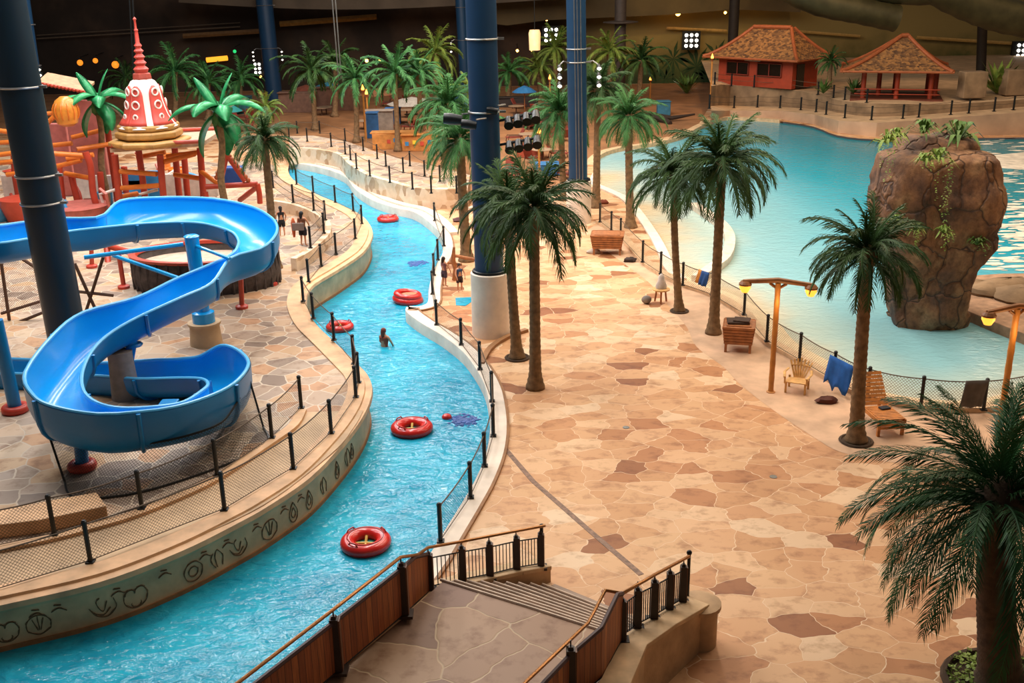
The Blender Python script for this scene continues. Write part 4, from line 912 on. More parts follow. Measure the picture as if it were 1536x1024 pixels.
tag(MB().box(p+V(.05,.55,.575), (.3,.22,.05), .3).build('folded_cloth', mat('dark_cloth', '2a2a30', .9), bevel=.02), 'small dark folded cloth on the seat of the wooden lounger', 'towel')
p = P(991,453,0); sd = empty('stool', p, 'small round wooden stool with a white bundle on it near the shorter palm', 'stool')
q = MB(); q.lathe((0,0,.5), [(.3,0),(.36,.03),(.36,.07),(.3,.09)], 18); q.build('seat', woodL, sd, smooth=True)
for k in range(3): q = MB(); a = k*2.1+.4; q.tube([(.2*math.cos(a),.2*math.sin(a),.5),(.27*math.cos(a),.27*math.sin(a),0)], .04, 8); q.build('leg', woodM, sd)
q = MB(); q.lathe(p+V(0,0,.59), [(.22,0),(.24,.1),(.14,.35),(.12,.5),(.04,.6)], 14, 1, .8); tag(q.build('towel_bundle', mat('white_towel', 'ded4cc', .9), smooth=True), 'white and brown upright bundle standing on the round stool', 'bundle')
q = MB(); q.ball(p+V(-.6,-.15,.17), .19, 12, 8, (1.1,.8,.9)); tag(q.build('bag', mat('grey_bag', '8a8078', .8), smooth=True), 'small grey bag on the ground left of the round stool', 'bag')
def towel(a, b, hh, m, label, name='hanging_towel', rag=0):
    m_ = MB(); n = 8; vs = []; L0 = P(a[0], a[1], .16); L1 = P(b[0], b[1], .16); d = (L1-L0).normalized(); nn = Vector((d.y,-d.x,0)); nn = nn if nn.y < 0 else -nn
    for i in range(n+1):
        q = L0.lerp(L1, i/n)
        for k in range(6):
            t = k/5; vs.append(q+V(0,0,1.0-hh*t*(1-rag*math.sin(i*1.7)*.15))+nn*(.06+.05*math.sin(i*1.3+k*.5)*t+.03)+V(-.12*t,0,0))
    for i in range(n):
        for k in range(5): m_.f.append((i*6+k, i*6+k+1, (i+1)*6+k+1, (i+1)*6+k))
    m_.v = [tuple(v) for v in vs]; return tag(m_.build(name, m, smooth='all', solid=.02), label, 'towel')
towel((1245,575),(1280,594),.95,mat('blue_towel','1a5ba8',.9,var=.2,vs=4),'bright blue towel hung over the pool fence between armchair and palm', rag=1)
towel((1441,616),(1475,615),.85,mat('grey_towel','57524e',.9),'dark grey towel hung over the pool fence at the right beside a post')
towel((1054,440),(1065,444),.6,mat('blue_towel_dark','23508c',.9),'small blue towel on the fence between the two poolside palms')
towel((1050,438),(1054,440),.55,mat('orange_cloth','cf8a3c',.9),'small orange cloth on the fence beside the small blue towel', name='hanging_cloth')
# low perforated signpost figure by the river recess
p = P(682,420,0); wf = empty('wooden_signpost', p, 'brown knotted wooden post with side arms near the cream drum', 'post')
q = MB(); q.tube([(0,0,0),(.05,0,.5),(-.04,0,.9),(.02,0,1.5)], [.12,.1,.11,.05], 8); q.build('post', woodM, wf, smooth=True)
q = MB(); q.tube([(-.1,0,1.15),(.5,0,1.0),(1.0,-.1,.95)], [.06,.08,.05], 8); q.tube([(-.3,0,.8),(.35,0,.7)], .06, 8); q.build('arm', woodM, wf, smooth=True)
for (x, y, c, l) in ((688,330,'5a3a3c','dark maroon bundle lying by the riverside palm'),(905,303,'7a3a24','small dark red bag by the slim palm of the pool shore'),(945,390,'3a2a24','dark slatted bundle right of the upper wooden chest'),(890,377,'c8b8a8','pale bottles bundle left of the upper wooden chest'),(1240,600,'5a3226','dark brown leaf litter under the blue towel')):
    q = MB(); q.ball(P(x,y,.08), .28, 10, 6, (1.2,.7,.5), .2); tag(q.build('bundle', mat('bundle_'+c, c, .9), smooth=True), l, 'bag')
for (x, y, l) in ((939,641,'small dark round drain in the middle of the plaza'),(1160,715,'small grey round drain on the lower right of the plaza')):
    q = MB(); q.lathe(P(x,y,0), [(.1,.0),(.1,.012),(.02,.014)], 14); tag(q.build('floor_drain', mat('drain_metal','6f706e',.4,.6)), l, 'drain')
# ------------------------------------------------------------------ rock tower
rk_b = P(1389,482,ZG); rows = [(503,1341,1437),(490,1336,1442),(470,1334,1446),(445,1333,1450),(420,1334,1456),(400,1335,1464),(385,1332,1474),(370,1326,1482),(350,1320,1486),(330,1312,1489),(310,1309,1492),(290,1311,1495),(270,1315,1499),(255,1320,1502),(246,1321,1501),(240,1322,1500)]
mb = MB(); n = 56; R = random.Random(4); Yc = rk_b.y; zs_ = []; from mathutils import noise as mn
rr = []
for y_, xl, xr in rows:
    c = AY((xl+xr)/2, y_, Yc if y_ < 480 else Yc); rad = (xr-xl)/2/PXM(c); rr.append((c, rad))
z_lo = ZG-.4
prof = [(Vector((rr[0][0].x, Yc, z_lo)), rr[0][1])]+[(c, r) for c, r in rr if c.z > z_lo+.3]
prof = sorted(prof, key=lambda t: t[0].z)
dense = []
for (c0, r0), (c1, r1_) in zip(prof, prof[1:]):
    k = max(1, int((c1.z-c0.z)/.16))
    for i in range(k): dense.append((c0.lerp(c1, i/k), r0+(r1_-r0)*i/k))
dense.append(prof[-1]); ct, rt = prof[-1]
for k in range(1, 8): dense.append((ct+V(0,0,.09*k), rt*(1-.06*(k/2)**2.6 if k < 6 else (.35,.05)[k-6])))
for c, r in dense:
    for k in range(n):
        a = 2*PI*k/n; ca_, sa = math.cos(a), math.sin(a); e = (abs(ca_)**3.2+abs(sa)**3.2)**(-1/3.2); v = Vector((c.x+r*ca_*e, c.y+r*.8*sa*e, c.z))
        q = v*.55; nz = mn.noise(Vector((q.x, q.y, q.z*.8)))*.32+mn.noise(v*1.6)*.11
        cell = mn.cell(Vector((a*1.6+.3*math.sin(v.z), v.z*.42+.2*math.sin(a*2), 0)))*.2
        ribs = -.3*math.exp(-((a-4.45)/.13)**2)*(1 if v.z > 3.4 else .2)
        gr = -.14*math.exp(-((((v.z+.2*math.sin(a*3))-3.35))/.12)**2)
        top_ = min(1, max(.15, (c.z+1)/1.5))
        mb.v.append(tuple(v+Vector((ca_, sa, 0))*(nz+cell+ribs+gr-.12)*top_*(.3 if r < rt*.5 else 1)))
for i in range(len(dense)-1):
    for k in range(n): mb.f.append((i*n+k, i*n+(k+1) % n, (i+1)*n+(k+1) % n, (i+1)*n+k))
mb.f.append(tuple((len(dense)-1)*n+k for k in range(n)))
rt_ = NT('tower_rock'); v_ = rt_.co((1,1,.8)); w_ = rt_.noise(v_, .9, 3); ad = rt_.new('ShaderNodeVectorMath', operation='MULTIPLY_ADD'); rt_.link(w_.outputs['Color'], ad.inputs[0]); ad.inputs[1].default_value = (1.1,1.1,.9); rt_.link(v_, ad.inputs[2])
ve = rt_.new('ShaderNodeTexVoronoi', feature='DISTANCE_TO_EDGE'); ve.inputs['Scale'].default_value = .75; rt_.link(ad.outputs[0], ve.inputs['Vector'])
n1 = rt_.noise(v_, .8, 5); n2 = rt_.noise(v_, 5, 6, .7)
cc = rt_.ramp(n1.outputs[0], [(.34,'4a382e'),(.44,'70503c'),(.55,'8c6444'),(.68,'a88460')]); cc = rt_.mix(.7, cc, rt_.ramp(n2.outputs[0], [(.3,'6e625a'),(.6,'ffffff')]), 'MULTIPLY')
crack = rt_.ramp(ve.outputs['Distance'], [(0,'ffffff'),(.004,'ffffff'),(.02,'000000')]); rt_.col(rt_.mix(crack, cc, '46332a')); rt_.b.inputs['Roughness'].default_value = .75
rt_.bump(rt_.math('ADD', rt_.math('MULTIPLY', n2.outputs[0], .5), rt_.ramp(ve.outputs['Distance'], [(0,'000000'),(.05,'ffffff')])), .8, .12)
tower = mb.build('rock_tower', rt_.m, None, smooth='all'); tag(tower, 'tall brown rock tower with hanging plants standing in the wave pool', 'rock')
q = MB(); c0 = AY(1400,232,Yc+.6)
for i in range(15):
    th = PI*i/14
    for k in range(28):
        a = 2*PI*k/28; sx_ = abs(math.sin(th))**.6; v = Vector((math.cos(a)*sx_*1.62, math.sin(a)*sx_*1.25, math.copysign(abs(math.cos(th))**.7, math.cos(th))*.72)); v *= 1+mn.noise(v*1.3+Vector((3,0,0)))*.28; q.v.append(tuple(c0+v))
for i in range(14):
    for k in range(28): q.f.append((i*28+k, i*28+(k+1) % 28, (i+1)*28+(k+1) % 28, (i+1)*28+k))
q.build('cap_boulder', rt_.m, tower, smooth='all')
#
def fern(px, py, r, label, Yo=-1.6, hang=0, m=leafI, kind='tuft'):
    c = AY(px, py, Yc+Yo); root = empty('hanging_plant' if hang else 'fern', c, label, 'plant', 'plants growing on the rock tower'); R = random.Random(px)
    mb = MB()
    for i in range(46):
        a = R.uniform(0, 2*PI); e = R.uniform(.1, 1.3); L = r*R.uniform(.6,1.15); d = Vector((math.cos(a)*math.cos(e), math.sin(a)*math.cos(e), math.sin(e))); s = Vector((-math.sin(a), math.cos(a), 0))*L*.07; p1 = d*L*.6; p2 = d*L+V(0,0,-L*.5)
        mb.add([s*-.4, s*.4, p1+s, p1-s, p2], [(0,1,2,3),(3,2,4)])
    mb.keep = True; mb.build('leaves', m, root)
    if hang:
        mb = MB(); 
        for v in range(5):
            x = R.uniform(-.5,.5)*r; y_ = -r*.5-R.uniform(0,.2); L = hang*R.uniform(.4,1)
            for k in range(int(L/.07)):
                q = Vector((x+R.uniform(-.05,.05), y_+R.uniform(-.05,.05), .05-k*.07)); d = Vector((R.uniform(-1,1),R.uniform(-1,0),R.uniform(-.6,.3))).normalized()*.09; s = d.cross(V(0,0,1))*.45; mb.add([q,q+d*.5+s,q+d,q+d*.5-s], [(0,1,2,3)])
        mb.keep = True; mb.build('trailing_vines', m, root)
fernM = leafmat('fern_green', '3e5e2a', '72924a')
fern(1330,215,.75,'bushy fern at the upper left corner of the rock tower',-.8,1.6); fern(1345,206,.6,'leafy tuft on the top left of the rock tower',-.2,.4)
fern(1385,200,.85,'bushy plant on the middle of the rock tower top',0,.2,fernM); fern(1438,210,1.2,'long-bladed grass plant on the top right of the rock tower',.3,0,fernM)
fern(1388,243,.6,'bright fern spilling over the front top edge, left of the vines',-2.2,.4); fern(1408,240,.7,'bright fern with long hanging vines over the front of the rock tower',-2.25,2.6)
fern(1345,335,.55,'round bush on the left ledge of the rock tower',-1.9,.3); fern(1374,345,.5,'trailing plant on the middle ledge of the rock tower',-2.0,.8); fern(1416,350,.5,'trailing plant on the ledge right of centre of the rock tower',-2.1,.7); fern(1465,368,.6,'dark bush on the right flank of the rock tower',-1.6,.4,fernM)
# ------------------------------------------------------------------ red hut and pavilion
thatch = NT('shingle_thatch'); uv = thatch.co((1,1,1)); vo = thatch.new('ShaderNodeTexVoronoi'); vo.inputs['Scale'].default_value = 4; thatch.link(thatch.co((1,1,1.8)), vo.inputs['Vector']); s_ = thatch.new('ShaderNodeSeparateColor'); thatch.link(vo.outputs['Color'], s_.inputs[0])
thatch.col(thatch.ramp(s_.outputs[0], [(0,'4e3420'),(.4,'74502e'),(.8,'9a6c3c')])); thatch.bump(vo.outputs['Distance'], .8, .08); thatch.b.inputs['Roughness'].default_value = .8; thatch = thatch.m
ridgeM = mat('ridge_cap', 'a0552c', .6); hutRed = mat('hut_red', 'a03a1c', .6, var=.15); darkG = mat('dark_window', '140d08', .2)
def roof(root, base, ridge, sag=.16, ov=0):
    n = 10; rows_ = []
    for k in range(n+1):
        t = k/n; f = t+sag*math.sin(PI*t)*-1*t*0; hz_ = t**1.35 if sag else t
        rows_.append([Vector((b.x+(r.x-b.x)*t, b.y+(r.y-b.y)*t, b.z+(r.z-b.z)*hz_)) for b, r in zip(base, ridge)])
    m = MB(); 
    for rw in rows_: m.v += [tuple(q) for q in rw]
    for k in range(n):
        for j in range(4): m.f.append((k*4+j, k*4+(j+1) % 4, (k+1)*4+(j+1) % 4, (k+1)*4+j))
    m.f.append((3,2,1,0)); m.build('thatched_roof', thatch, root)
    for j in range(4): q = MB(); q.tube([rw[j]+V(0,0,.06) for rw in rows_], .16, 8); q.build('hip_ridge', ridgeM, root, smooth=True)
    q = MB(); q.tube([ridge[0]+V(0,0,.08), ridge[1]+V(0,0,.08)], .2, 8); q.build('ridge_cap', ridgeM, root, smooth=True)
    q = MB(); q.tube([b for b in base]+[base[0]], .1, 6); q.build('eave_board', ridgeM, root)
ZT = 2.42; hb0 = P(1077,126,ZT); hb1 = P(1187,134,ZT); dx = (hb1-hb0); dx.normalize(); dy = Vector((-dx.y, dx.x, 0)); w_ = (hb1-hb0).length; dp = 4.2
hh = HZ(hb0, 83)-ZT; hut = empty('red_hut', hb0, 'red hut with a thatched hipped roof on the far terrace', 'hut'); loc = lambda a, b, z: dx*a+dy*b+V(0,0,z)
corners = [(0,0),(w_,0),(w_,dp),(0,dp)]; q = MB()
q.v = [tuple(loc(a,b,z)) for z in (0,hh) for a, b in corners]; q.f = [(0,1,5,4),(1,2,6,5),(2,3,7,6),(3,0,4,7),(4,5,6,7)]; q.build('wall', hutRed, hut)
for a0_, a1_ in ((.12,.42),(.54,.86)):
    z0_, z1_ = hh*.38, hh*.82; m = MB(); m.v = [tuple(loc(w_*a0_,-.04,z0_)), tuple(loc(w_*a1_,-.04,z0_)), tuple(loc(w_*a1_,-.04,z1_)), tuple(loc(w_*a0_,-.04,z1_))]; m.f = [(0,1,2,3)]; wn = m.build('window', darkG, hut, solid=.04)
    m = MB()
    for a in (a0_, (a0_+a1_)/2, a1_): m.tube([loc(w_*a,-.09,z0_), loc(w_*a,-.09,z1_)], .06, 4)
    for z in (z0_, z1_): m.tube([loc(w_*a0_,-.09,z), loc(w_*a1_,-.09,z)], .07, 4)
    m.build('window_frame', mat('hut_frame', '7a2a16', .6), wn)
m = MB(); m.v = [tuple(loc(w_+.04,dp*.15,0)), tuple(loc(w_+.04,dp*.45,0)), tuple(loc(w_+.04,dp*.45,hh*.8)), tuple(loc(w_+.04,dp*.15,hh*.8))]; m.f = [(0,1,2,3)]; m.build('doorway', darkG, hut, solid=.04)
sgn = MB(); c = loc(w_*.48,-.18,hh*.93); ax = Matrix((dx, dy, V(0,0,1))).transposed(); sgn.box(c, (1.7,.08,.34), ax=ax); sg = sgn.build('name_board', mat('board_grey', 'b8aa9a', .7), hut)
for k in range(10):
    if k == 4: continue
    q = MB(); o_ = c+dx*((k-4.5)*.155)+dy*-.05; q.box(o_, (.045,.03,.2), ax=ax); q.box(o_+dx*.045+V(0,0,(.06,-.06,0)[k%3]), (.06,.03,.05), ax=ax); q.build('worn_letter', mat('letter_dark', '4a3a30', .6), sg)
e = 1.1; rz_ = HZ(P(1150,131,ZT), 50)-ZT; roof(hut, [loc(-e,-e,hh-.1), loc(w_+e,-e,hh-.1), loc(w_+e,dp+e,hh-.1), loc(-e,dp+e,hh-.1)], [loc(w_*.3,dp*.45,hh+2.5), loc(w_*.8,dp*.45,hh+2.5), loc(w_*.8,dp*.55,hh+2.5), loc(w_*.3,dp*.55,hh+2.5)])
g0 = P(1284,149,2.15); g1 = P(1404,151,2.15); gx = (g1-g0).normalized(); gy = Vector((-gx.y, gx.x, 0)); gw = (g1-g0).length; gd = gw*.75; pav = empty('open_pavilion', g0, 'open pavilion with a large pointed thatched roof right of the red hut', 'pavilion'); gl2 = lambda a, b, z: gx*a+gy*b+V(0,0,z)
gh = 2.5
for a, b in ((.08,.05),(.5,.0),(.92,.05),(.08,.95),(.5,1),(.92,.95),(.28,.5),(1,.5)): m = MB(); m.tube([gl2(gw*a,gd*b,0), gl2(gw*a,gd*b,gh)], .2, 10); m.build('post', hutRed, pav, smooth=True)
m = MB(); m.v = [tuple(gl2(a,b,z)) for z in (-.1,.12) for a, b in ((-.5,-.5),(gw+.5,-.5),(gw+.5,gd+.5),(-.5,gd+.5))]; m.f = [(0,1,5,4),(1,2,6,5),(2,3,7,6),(3,0,4,7),(4,5,6,7)]; m.build('deck', mat('pavilion_deck', '6a3420', .6), pav)
ap = gl2(gw*.55, gd*.5, gh+2.5); roof(pav, [gl2(-1.4,-1.4,gh-.1), gl2(gw+1.0,-1.4,gh-.1), gl2(gw+1.0,gd+1.4,gh-.1), gl2(-1.4,gd+1.4,gh-.1)], [ap+V(-.3,0,0), ap+V(.3,0,0), ap+V(.3,.1,0), ap+V(-.3,.1,0)])
m = MB(); m.tube([gl2(-.2,-.3,.9), gl2(gw+.2,-.3,.9)], .05, 6); m.tube([gl2(-.2,-.3,.5), gl2(gw+.2,-.3,.5)], .04, 6); m.build('rail', hutRed, pav)
for x, y, w2, l in ((1456,146,1.9,'stone pier right of the pavilion'),(1520,142,2.0,'stone pier at the right edge beside the spiky plant')):
    b = P(x, y, ZT); m = MB(); m.box(b+V(0,0,1.05), (w2,1.4,2.1)); tag(m.build('stone_pier', rockW, bevel=.08), l, 'pier')
for x, y, s, l in ((1495,140,3.3,'lit spiky agave plant between the two stone piers'),(1030,140,2.6,'large leafy shrub in front of the mural wall'),(1280,140,1.6,'dark shrub left of the pavilion'),(1235,140,1.5,'dark shrub right of the red hut')):
    b = P(x, y, ZT if x > 1100 else 0); m = MB(); R = random.Random(x)
    for i in range(40):
        a = R.uniform(0,2*PI); e = R.uniform(.5,1.4); L = s*R.uniform(.6,1.1); d = Vector((math.cos(a)*math.cos(e), math.sin(a)*math.cos(e), math.sin(e))); s2 = Vector((-math.sin(a), math.cos(a), 0))*L*.07; p1 = d*L*.6
        m.add([b+s2*-.5, b+s2*.5, b+p1+s2, b+p1-s2, b+d*L+V(0,0,-L*.12)], [(0,1,2,3),(3,2,4)])
    m.keep = True; tag(m.build('shrub', leafY if x == 1495 else fernM), l, 'shrub')
# ------------------------------------------------------------------ play area on the left
YP = P(230,335,ZL).y
bell = empty('bell_tower', AY(226,215,YP), 'red and white bell-shaped tower with a tall spire on golden tiers', 'tower'); b0_ = bell.location.copy(); px_ = PXM(b0_)
def zz(y): return AY(226,y,YP).z-b0_.z
gold = mat('golden_tier', 'b98a4a', .5, var=.3, vs=2); white = mat('bell_white', 'efe6dc', .5, var=.05); rbell = mat('bell_red', 'c9483c', .5, var=.1)
for y0_, y1_, wp in ((217,207,120),(206,194,98),(195,184,90)):
    m = MB(); r = wp/2/px_; m.lathe((0,0,0), [(r*.9,zz(y0_)),(r,zz(y0_)+.1),(r,zz(y1_)-.08),(r*.93,zz(y1_))], 8, rz=PI/8); m.build('gold_tier', gold, bell, bevel=.04)
pr = [(43,189),(40,184),(32,172),(28.5,160),(25.5,148),(24,138),(21.5,128),(17,121),(12,118)]
m = MB(); m.lathe((0,0,0), [(w/px_, zz(y)) for w, y in pr], 32); m.build('bell', white, bell, smooth=True)
m = MB(); m.lathe((0,0,0), [(13/px_,zz(120)),(14/px_,zz(116)),(13/px_,zz(110)),(8/px_,zz(108))], 8); m.build('collar', mat('collar_red', 'a8483a', .5), bell)
sp = [(9,108),(11,103),(6,98),(9,94),(5,89),(8,85),(4,80),(7,76),(3.5,72),(5.5,68),(3,64),(2.6,50),(2.2,47),(3,45),(1.6,42),(1.4,31),(2.6,28),(.4,25)]
m = MB(); m.lathe((0,0,0), [(w/px_, zz(y)) for w, y in sp], 16); m.build('spire', rbell, bell, smooth=True)
def brad(z):
    tb = [(w/px_, zz(y)) for w, y in pr]
    for (r0, z0_), (r1_, z1_) in zip(tb, tb[1:]):
        if z0_ <= z <= z1_: return r0+(r1_-r0)*(z-z0_)/(z1_-z0_)
    return tb[0][0]
for az in (-1.75,-.6,.5,1.7,2.9,4.0-.1):
    m = MB(); nn = 12
    for i in range(nn+1):
        z = zz(184)+(zz(127)-zz(184))*i/nn; hw = .46*(1-.2*i/nn)*math.sqrt(max(0.02, 1-(max(0, i/nn-.75)/.26)**2))
        for j in (-1,-.5,0,.5,1): r = brad(z)+.02; m.v.append((r*math.cos(az+j*hw), r*math.sin(az+j*hw), z))
    for i in range(nn):
        for j in range(4): m.f.append((i*5+j,i*5+j+1,i*5+6+j,i*5+5+j))
    pn = m.build('red_panel', rbell, bell, solid=.04, smooth=True)
    for zc, rr_ in ((zz(172),.11),(zz(155),.19),(zz(136),.17)):
        m = MB(); r = brad(zc)+.06; m.torus(V(r*math.cos(az), r*math.sin(az), zc), rr_, .045, 16, 6, 1, Matrix.Rotation(az, 3, 'Z')@Matrix.Rotation(PI/2, 3, 'Y')); m.build('ornament', white, pn, smooth=True)
pf = empty('climbing_structure', (0,0,0), 'red and orange tube climbing frame carrying the bell tower', 'play structure')
def pipes(root, segs, m, r, name):
    for s in segs:
        pp = [AY(x, y, YP+d) for x, y, d in (cat_rom(s, 4) if len(s) > 2 else s)]
        if name == 'post': pp.append(V(pp[-1].x, pp[-1].y, ZL))
        q = MB(); q.tube(pp, r, 10); q.build(name, m, root, smooth=True)
pipes(pf, [[(172,232,0),(176,268,0),(180,312,0)],[(240,232,-.5),(243,270,-.5),(247,312,-.5)],[(300,222,1),(303,262,1),(306,305,1)],[(208,226,2.5),(213,262,2.5),(218,300,2.5)],[(128,228,.5),(136,250,.5),(140,290,.5),(150,325,.5)],[(106,260,2),(116,300,2)],[(88,245,2),(94,300,2)],[(262,222,3),(268,285,3)],[(158,165,4),(164,215,4)],[(20,205,4),(22,262,4)],[(60,230,4),(64,272,4)],[(186,250,4),(190,300,4)],[(276,232,4),(280,280,4)],[(150,258,2.5),(154,300,2.5)]], redP, .17, 'post')
pipes(pf, [[(180,257,0),(235,261,-.5)],[(76,230,0),(124,233,.5)],[(245,243,-.5),(292,231,1)],[(300,256,1),(328,276,0)],[(60,220,3),(108,215,3)],[(115,224,2),(165,216,3)],[(100,238,1),(140,232,1)],[(250,235,2),(300,228,2)],[(60,196,4),(86,170,4)],[(176,296,1),(206,290,2)],[(0,214,4),(40,211,4)],[(0,232,3),(44,226,3)],[(0,244,3),(40,240,3)],[(0,196,4),(42,202,4)],[(98,260,2),(140,268,1)],[(76,252,1),(122,240,1)],[(205,236,3),(248,228,3)],[(182,282,0),(240,278,-.5)],[(262,262,2),(304,268,1)],[(108,206,5),(150,196,5)],[(10,262,3),(52,256,3)]], orgP, .13, 'cross_bar')
m = MB(); a = AY(165,226,YP-.8); b = AY(305,216,YP-.8); m.strip([a,b], [a+V(0,4,.1), b+V(0,4,.1)]); m.build('platform', mat('platform_tan', 'b89a80', .7), pf, solid=.2)
m = MB(); a = AY(168,218,YP-1.0); b = AY(300,212,YP-1.0)
m.tube([a,b], .1, 8); m.tube([a+V(0,4,.1), b+V(0,4,.1)], .1, 8); m.build('platform_beam', redP, pf)
# arch gate with triangular top
for j, (x, y, w2, h2, c_, l) in enumerate(((212,262,2.2,1.5,'3a86b8','blue and white panel inside the climbing structure'),(262,268,1.6,1.3,'e8dccf','white panel behind the bell tower posts'),(140,262,2.0,1.3,'e2d6ca','white panel behind the left bent red post'),(196,236,1.2,1.0,'e8a83c','yellow panel under the golden tiers'),(30,290,1.8,1.4,'c8b4a8','pale pink panel left of the dark column'),(300,252,1.8,1.2,'ddd0c2','cream panel between bell tower and red arch'))):
    q = MB(); c = AY(x, y, YP+5); q.box((c.x, c.y, ZL+h2/2+.4), (w2,.15,h2)); q.box((c.x-w2*.4, c.y, ZL+.25), (.1,.1,.5)); q.box((c.x+w2*.4, c.y, ZL+.25), (.1,.1,.5)); tag(q.build('play_barrier', mat('panel_'+c_, c_, .5, var=.2), bevel=.04), l, 'barrier')
ag = empty('red_arch', (0,0,0), 'red frame with a scalloped triangular gable right of the climbing frame', 'arch')
pipes(ag, [[(308,288,0),(310,305,0),(311,345,0)],[(386,276,0),(389,290,0),(390,305,0)],[(309,280,0),(386,276,0)],[(331,272,0),(340,231,0)],[(340,231,0),(368,272,0)],[(386,280,0),(360,300,2)]], redP, .14, 'frame_bar')
m = MB()
for i in range(9):
    for (x0,y0),(x1,y1) in (((340,229),(325,266)),((340,229),(372,270))): t = i/8; m.ball(AY(x0+(x1-x0)*t, y0+(y1-y0)*t, YP), .13, 8, 6)
m.build('scallop_trim', mat('trim_copper', 'a8552e', .5), ag, smooth=True)
m = MB(); m.box(AY(350,262,YP+3), (1.1,.8,.9)); tag(m.build('blue_bin', mat('cobalt', '24509a', .5), bevel=.08), 'blue box seen through the red gabled arch', 'box')
# orange bucket, tub, pink walls, roof
m = MB(); c = AY(99,167,YP+1); m.lathe(c, [(.25,-.75),(.5,-.6),(.62,-.1),(.6,.2),(.48,.55),(.2,.75)], 16); bk_ = m.build('water_globe', mat('amber_plastic', 'd98a34', .3), smooth=True); tag(bk_, 'amber ribbed water globe beside the dark left column', 'water globe')
for k in range(6): m = MB(); a = k*PI/6; m.torus(c, .66, .03, 24, 5, 1, Matrix.Rotation(a, 3, 'Z')@Matrix.Rotation(PI/2, 3, 'X')); m.build('rib', orgP, bk_)
m = MB(); m.tube([AY(64,171,YP+1), AY(86,169,YP+1)], .1, 8); m.build('spout_pipe', orgP, bk_)
pinkM = mat('dusky_pink_wall', 'b4655c', .7, var=.2)
def slab(px0, py0, px1, py1, Y, t, m, name, label, cat):
    a = AY(px0, py1, Y); b = AY(px1, py1, Y); z1 = AY((px0+px1)/2, py0, Y).z; q = MB(); c = (a+b)/2; q.box((c.x, Y, (ZL+z1)/2), ((b-a).x, t, abs(z1-ZL))); return tag(q.build(name, m, bevel=.05), label, cat)
slab(108,150,160,222,YP+6,.5,pinkM,'play_barrier','dusky pink play wall between the water globe and the broad-leaved tree','barrier')
slab(52,185,108,235,YP+8,.5,pinkM,'play_barrier','dusky pink play wall behind the amber water globe','barrier')
rf = empty('tiled_canopy', (0,0,0), 'tan scalloped canopy edge at the top of the play area beside the left columns', 'canopy')
m = MB(); a = AY(56,124,YP+5); b = AY(128,138,YP+5); m.strip([a,b], [a+V(0,1.5,.35), b+V(0,1.5,.35)]); m.build('roof_sheet', mat('tan_roof', 'b08a68', .7), rf, solid=.15)
m = MB()
for i in range(14): q = a.lerp(b, i/13); m.ball(q+V(0,-.05,0), .1, 8, 6)
m.build('scalloped_edge', redP, rf, smooth=True)
m = MB(); c = P(122,336,ZL); m.lathe(c, [(1.0,0),(1.25,.4),(1.45,.95),(1.55,1.0),(1.4,1.02)], 24); tag(m.build('splash_tub', mat('pink_tub', 'c06a5e', .45), smooth=True), 'round dusky pink splash tub behind the dark left column', 'tub')
m = MB(); c = P(40,330,ZL); m.lathe(c, [(.9,0),(1.2,.9),(1.2,1.2)], 20); tag(m.build('splash_tub', redP, smooth=True), 'red round splash tub left of the dark left column', 'tub')
dk_ = empty('slide_basin', (0,0,0), 'dark slatted oval basin with a red rim behind the blue slide post', 'basin'); darkW = mat('dark_slatted_wood', '4a3f3a', .8, var=.5, vs=4, bump=.6)
ctr = P(312,425,ZL); m = MB(); m.lathe(ctr, [(1,0),(1.04,.5),(1.0,1.3),(.96,1.32),(.9,1.0)], 36, 2.95, 1.9, cap=False); m.build('side', darkW, dk_, smooth=True); m = MB(); m.lathe(ctr+V(0,0,1.0), [(1,0),(.01,.02)], 36, 2.8, 1.8, cap=False); m.build('water_top', mat('pale_floor', 'c8ae98', .6), dk_)
m = MB()
for k in range(36): 
    a = 2*PI*k/36; m.tube([ctr+V(3.0*math.cos(a),1.93*math.sin(a),0), ctr+V(3.0*math.cos(a),1.93*math.sin(a),1.3)], .06, 5)
m.build('slats', darkW, dk_); m = MB(); m.lathe(ctr+V(0,0,1.28), [(1.03,0),(1.05,.12),(.95,.13),(.93,0)], 36, 2.95, 1.9, cap=False); m.build('red_rim', redP, dk_, smooth=True)
pipes(dk_, [[(160,368,-7),(248,394,-9)],[(248,394,-9),(340,398,-9)],[(160,368,-7),(166,440,-9)],[(262,370,-8),(266,420,-9)]], redP, .14, 'red_rail')
for x0, y0, x1, y1, yb in ((406,390,408,427,427),(361,420,363,462,462),(178,388,186,432,432),(136,352,138,401,401)):
    f = P(x1, yb, ZL); t_p = AY(x0, y0-8, f.y); m = MB(); m.tube([f, t_p], .1, 8); q = m.build('thin_post', redP, smooth=True); m = MB(); m.lathe(f, [(.24,0),(.24,.1),(.12,.16)], 14); m.build('foot', redFoot, q, smooth=True)
    tag(q, {406:'thin red post with round foot right of the blue slide bend',361:'thin red post with round foot below the slide bend',178:'thin red post left of the dark slatted basin',136:'short red post near the dark left column'}[x0], 'post')
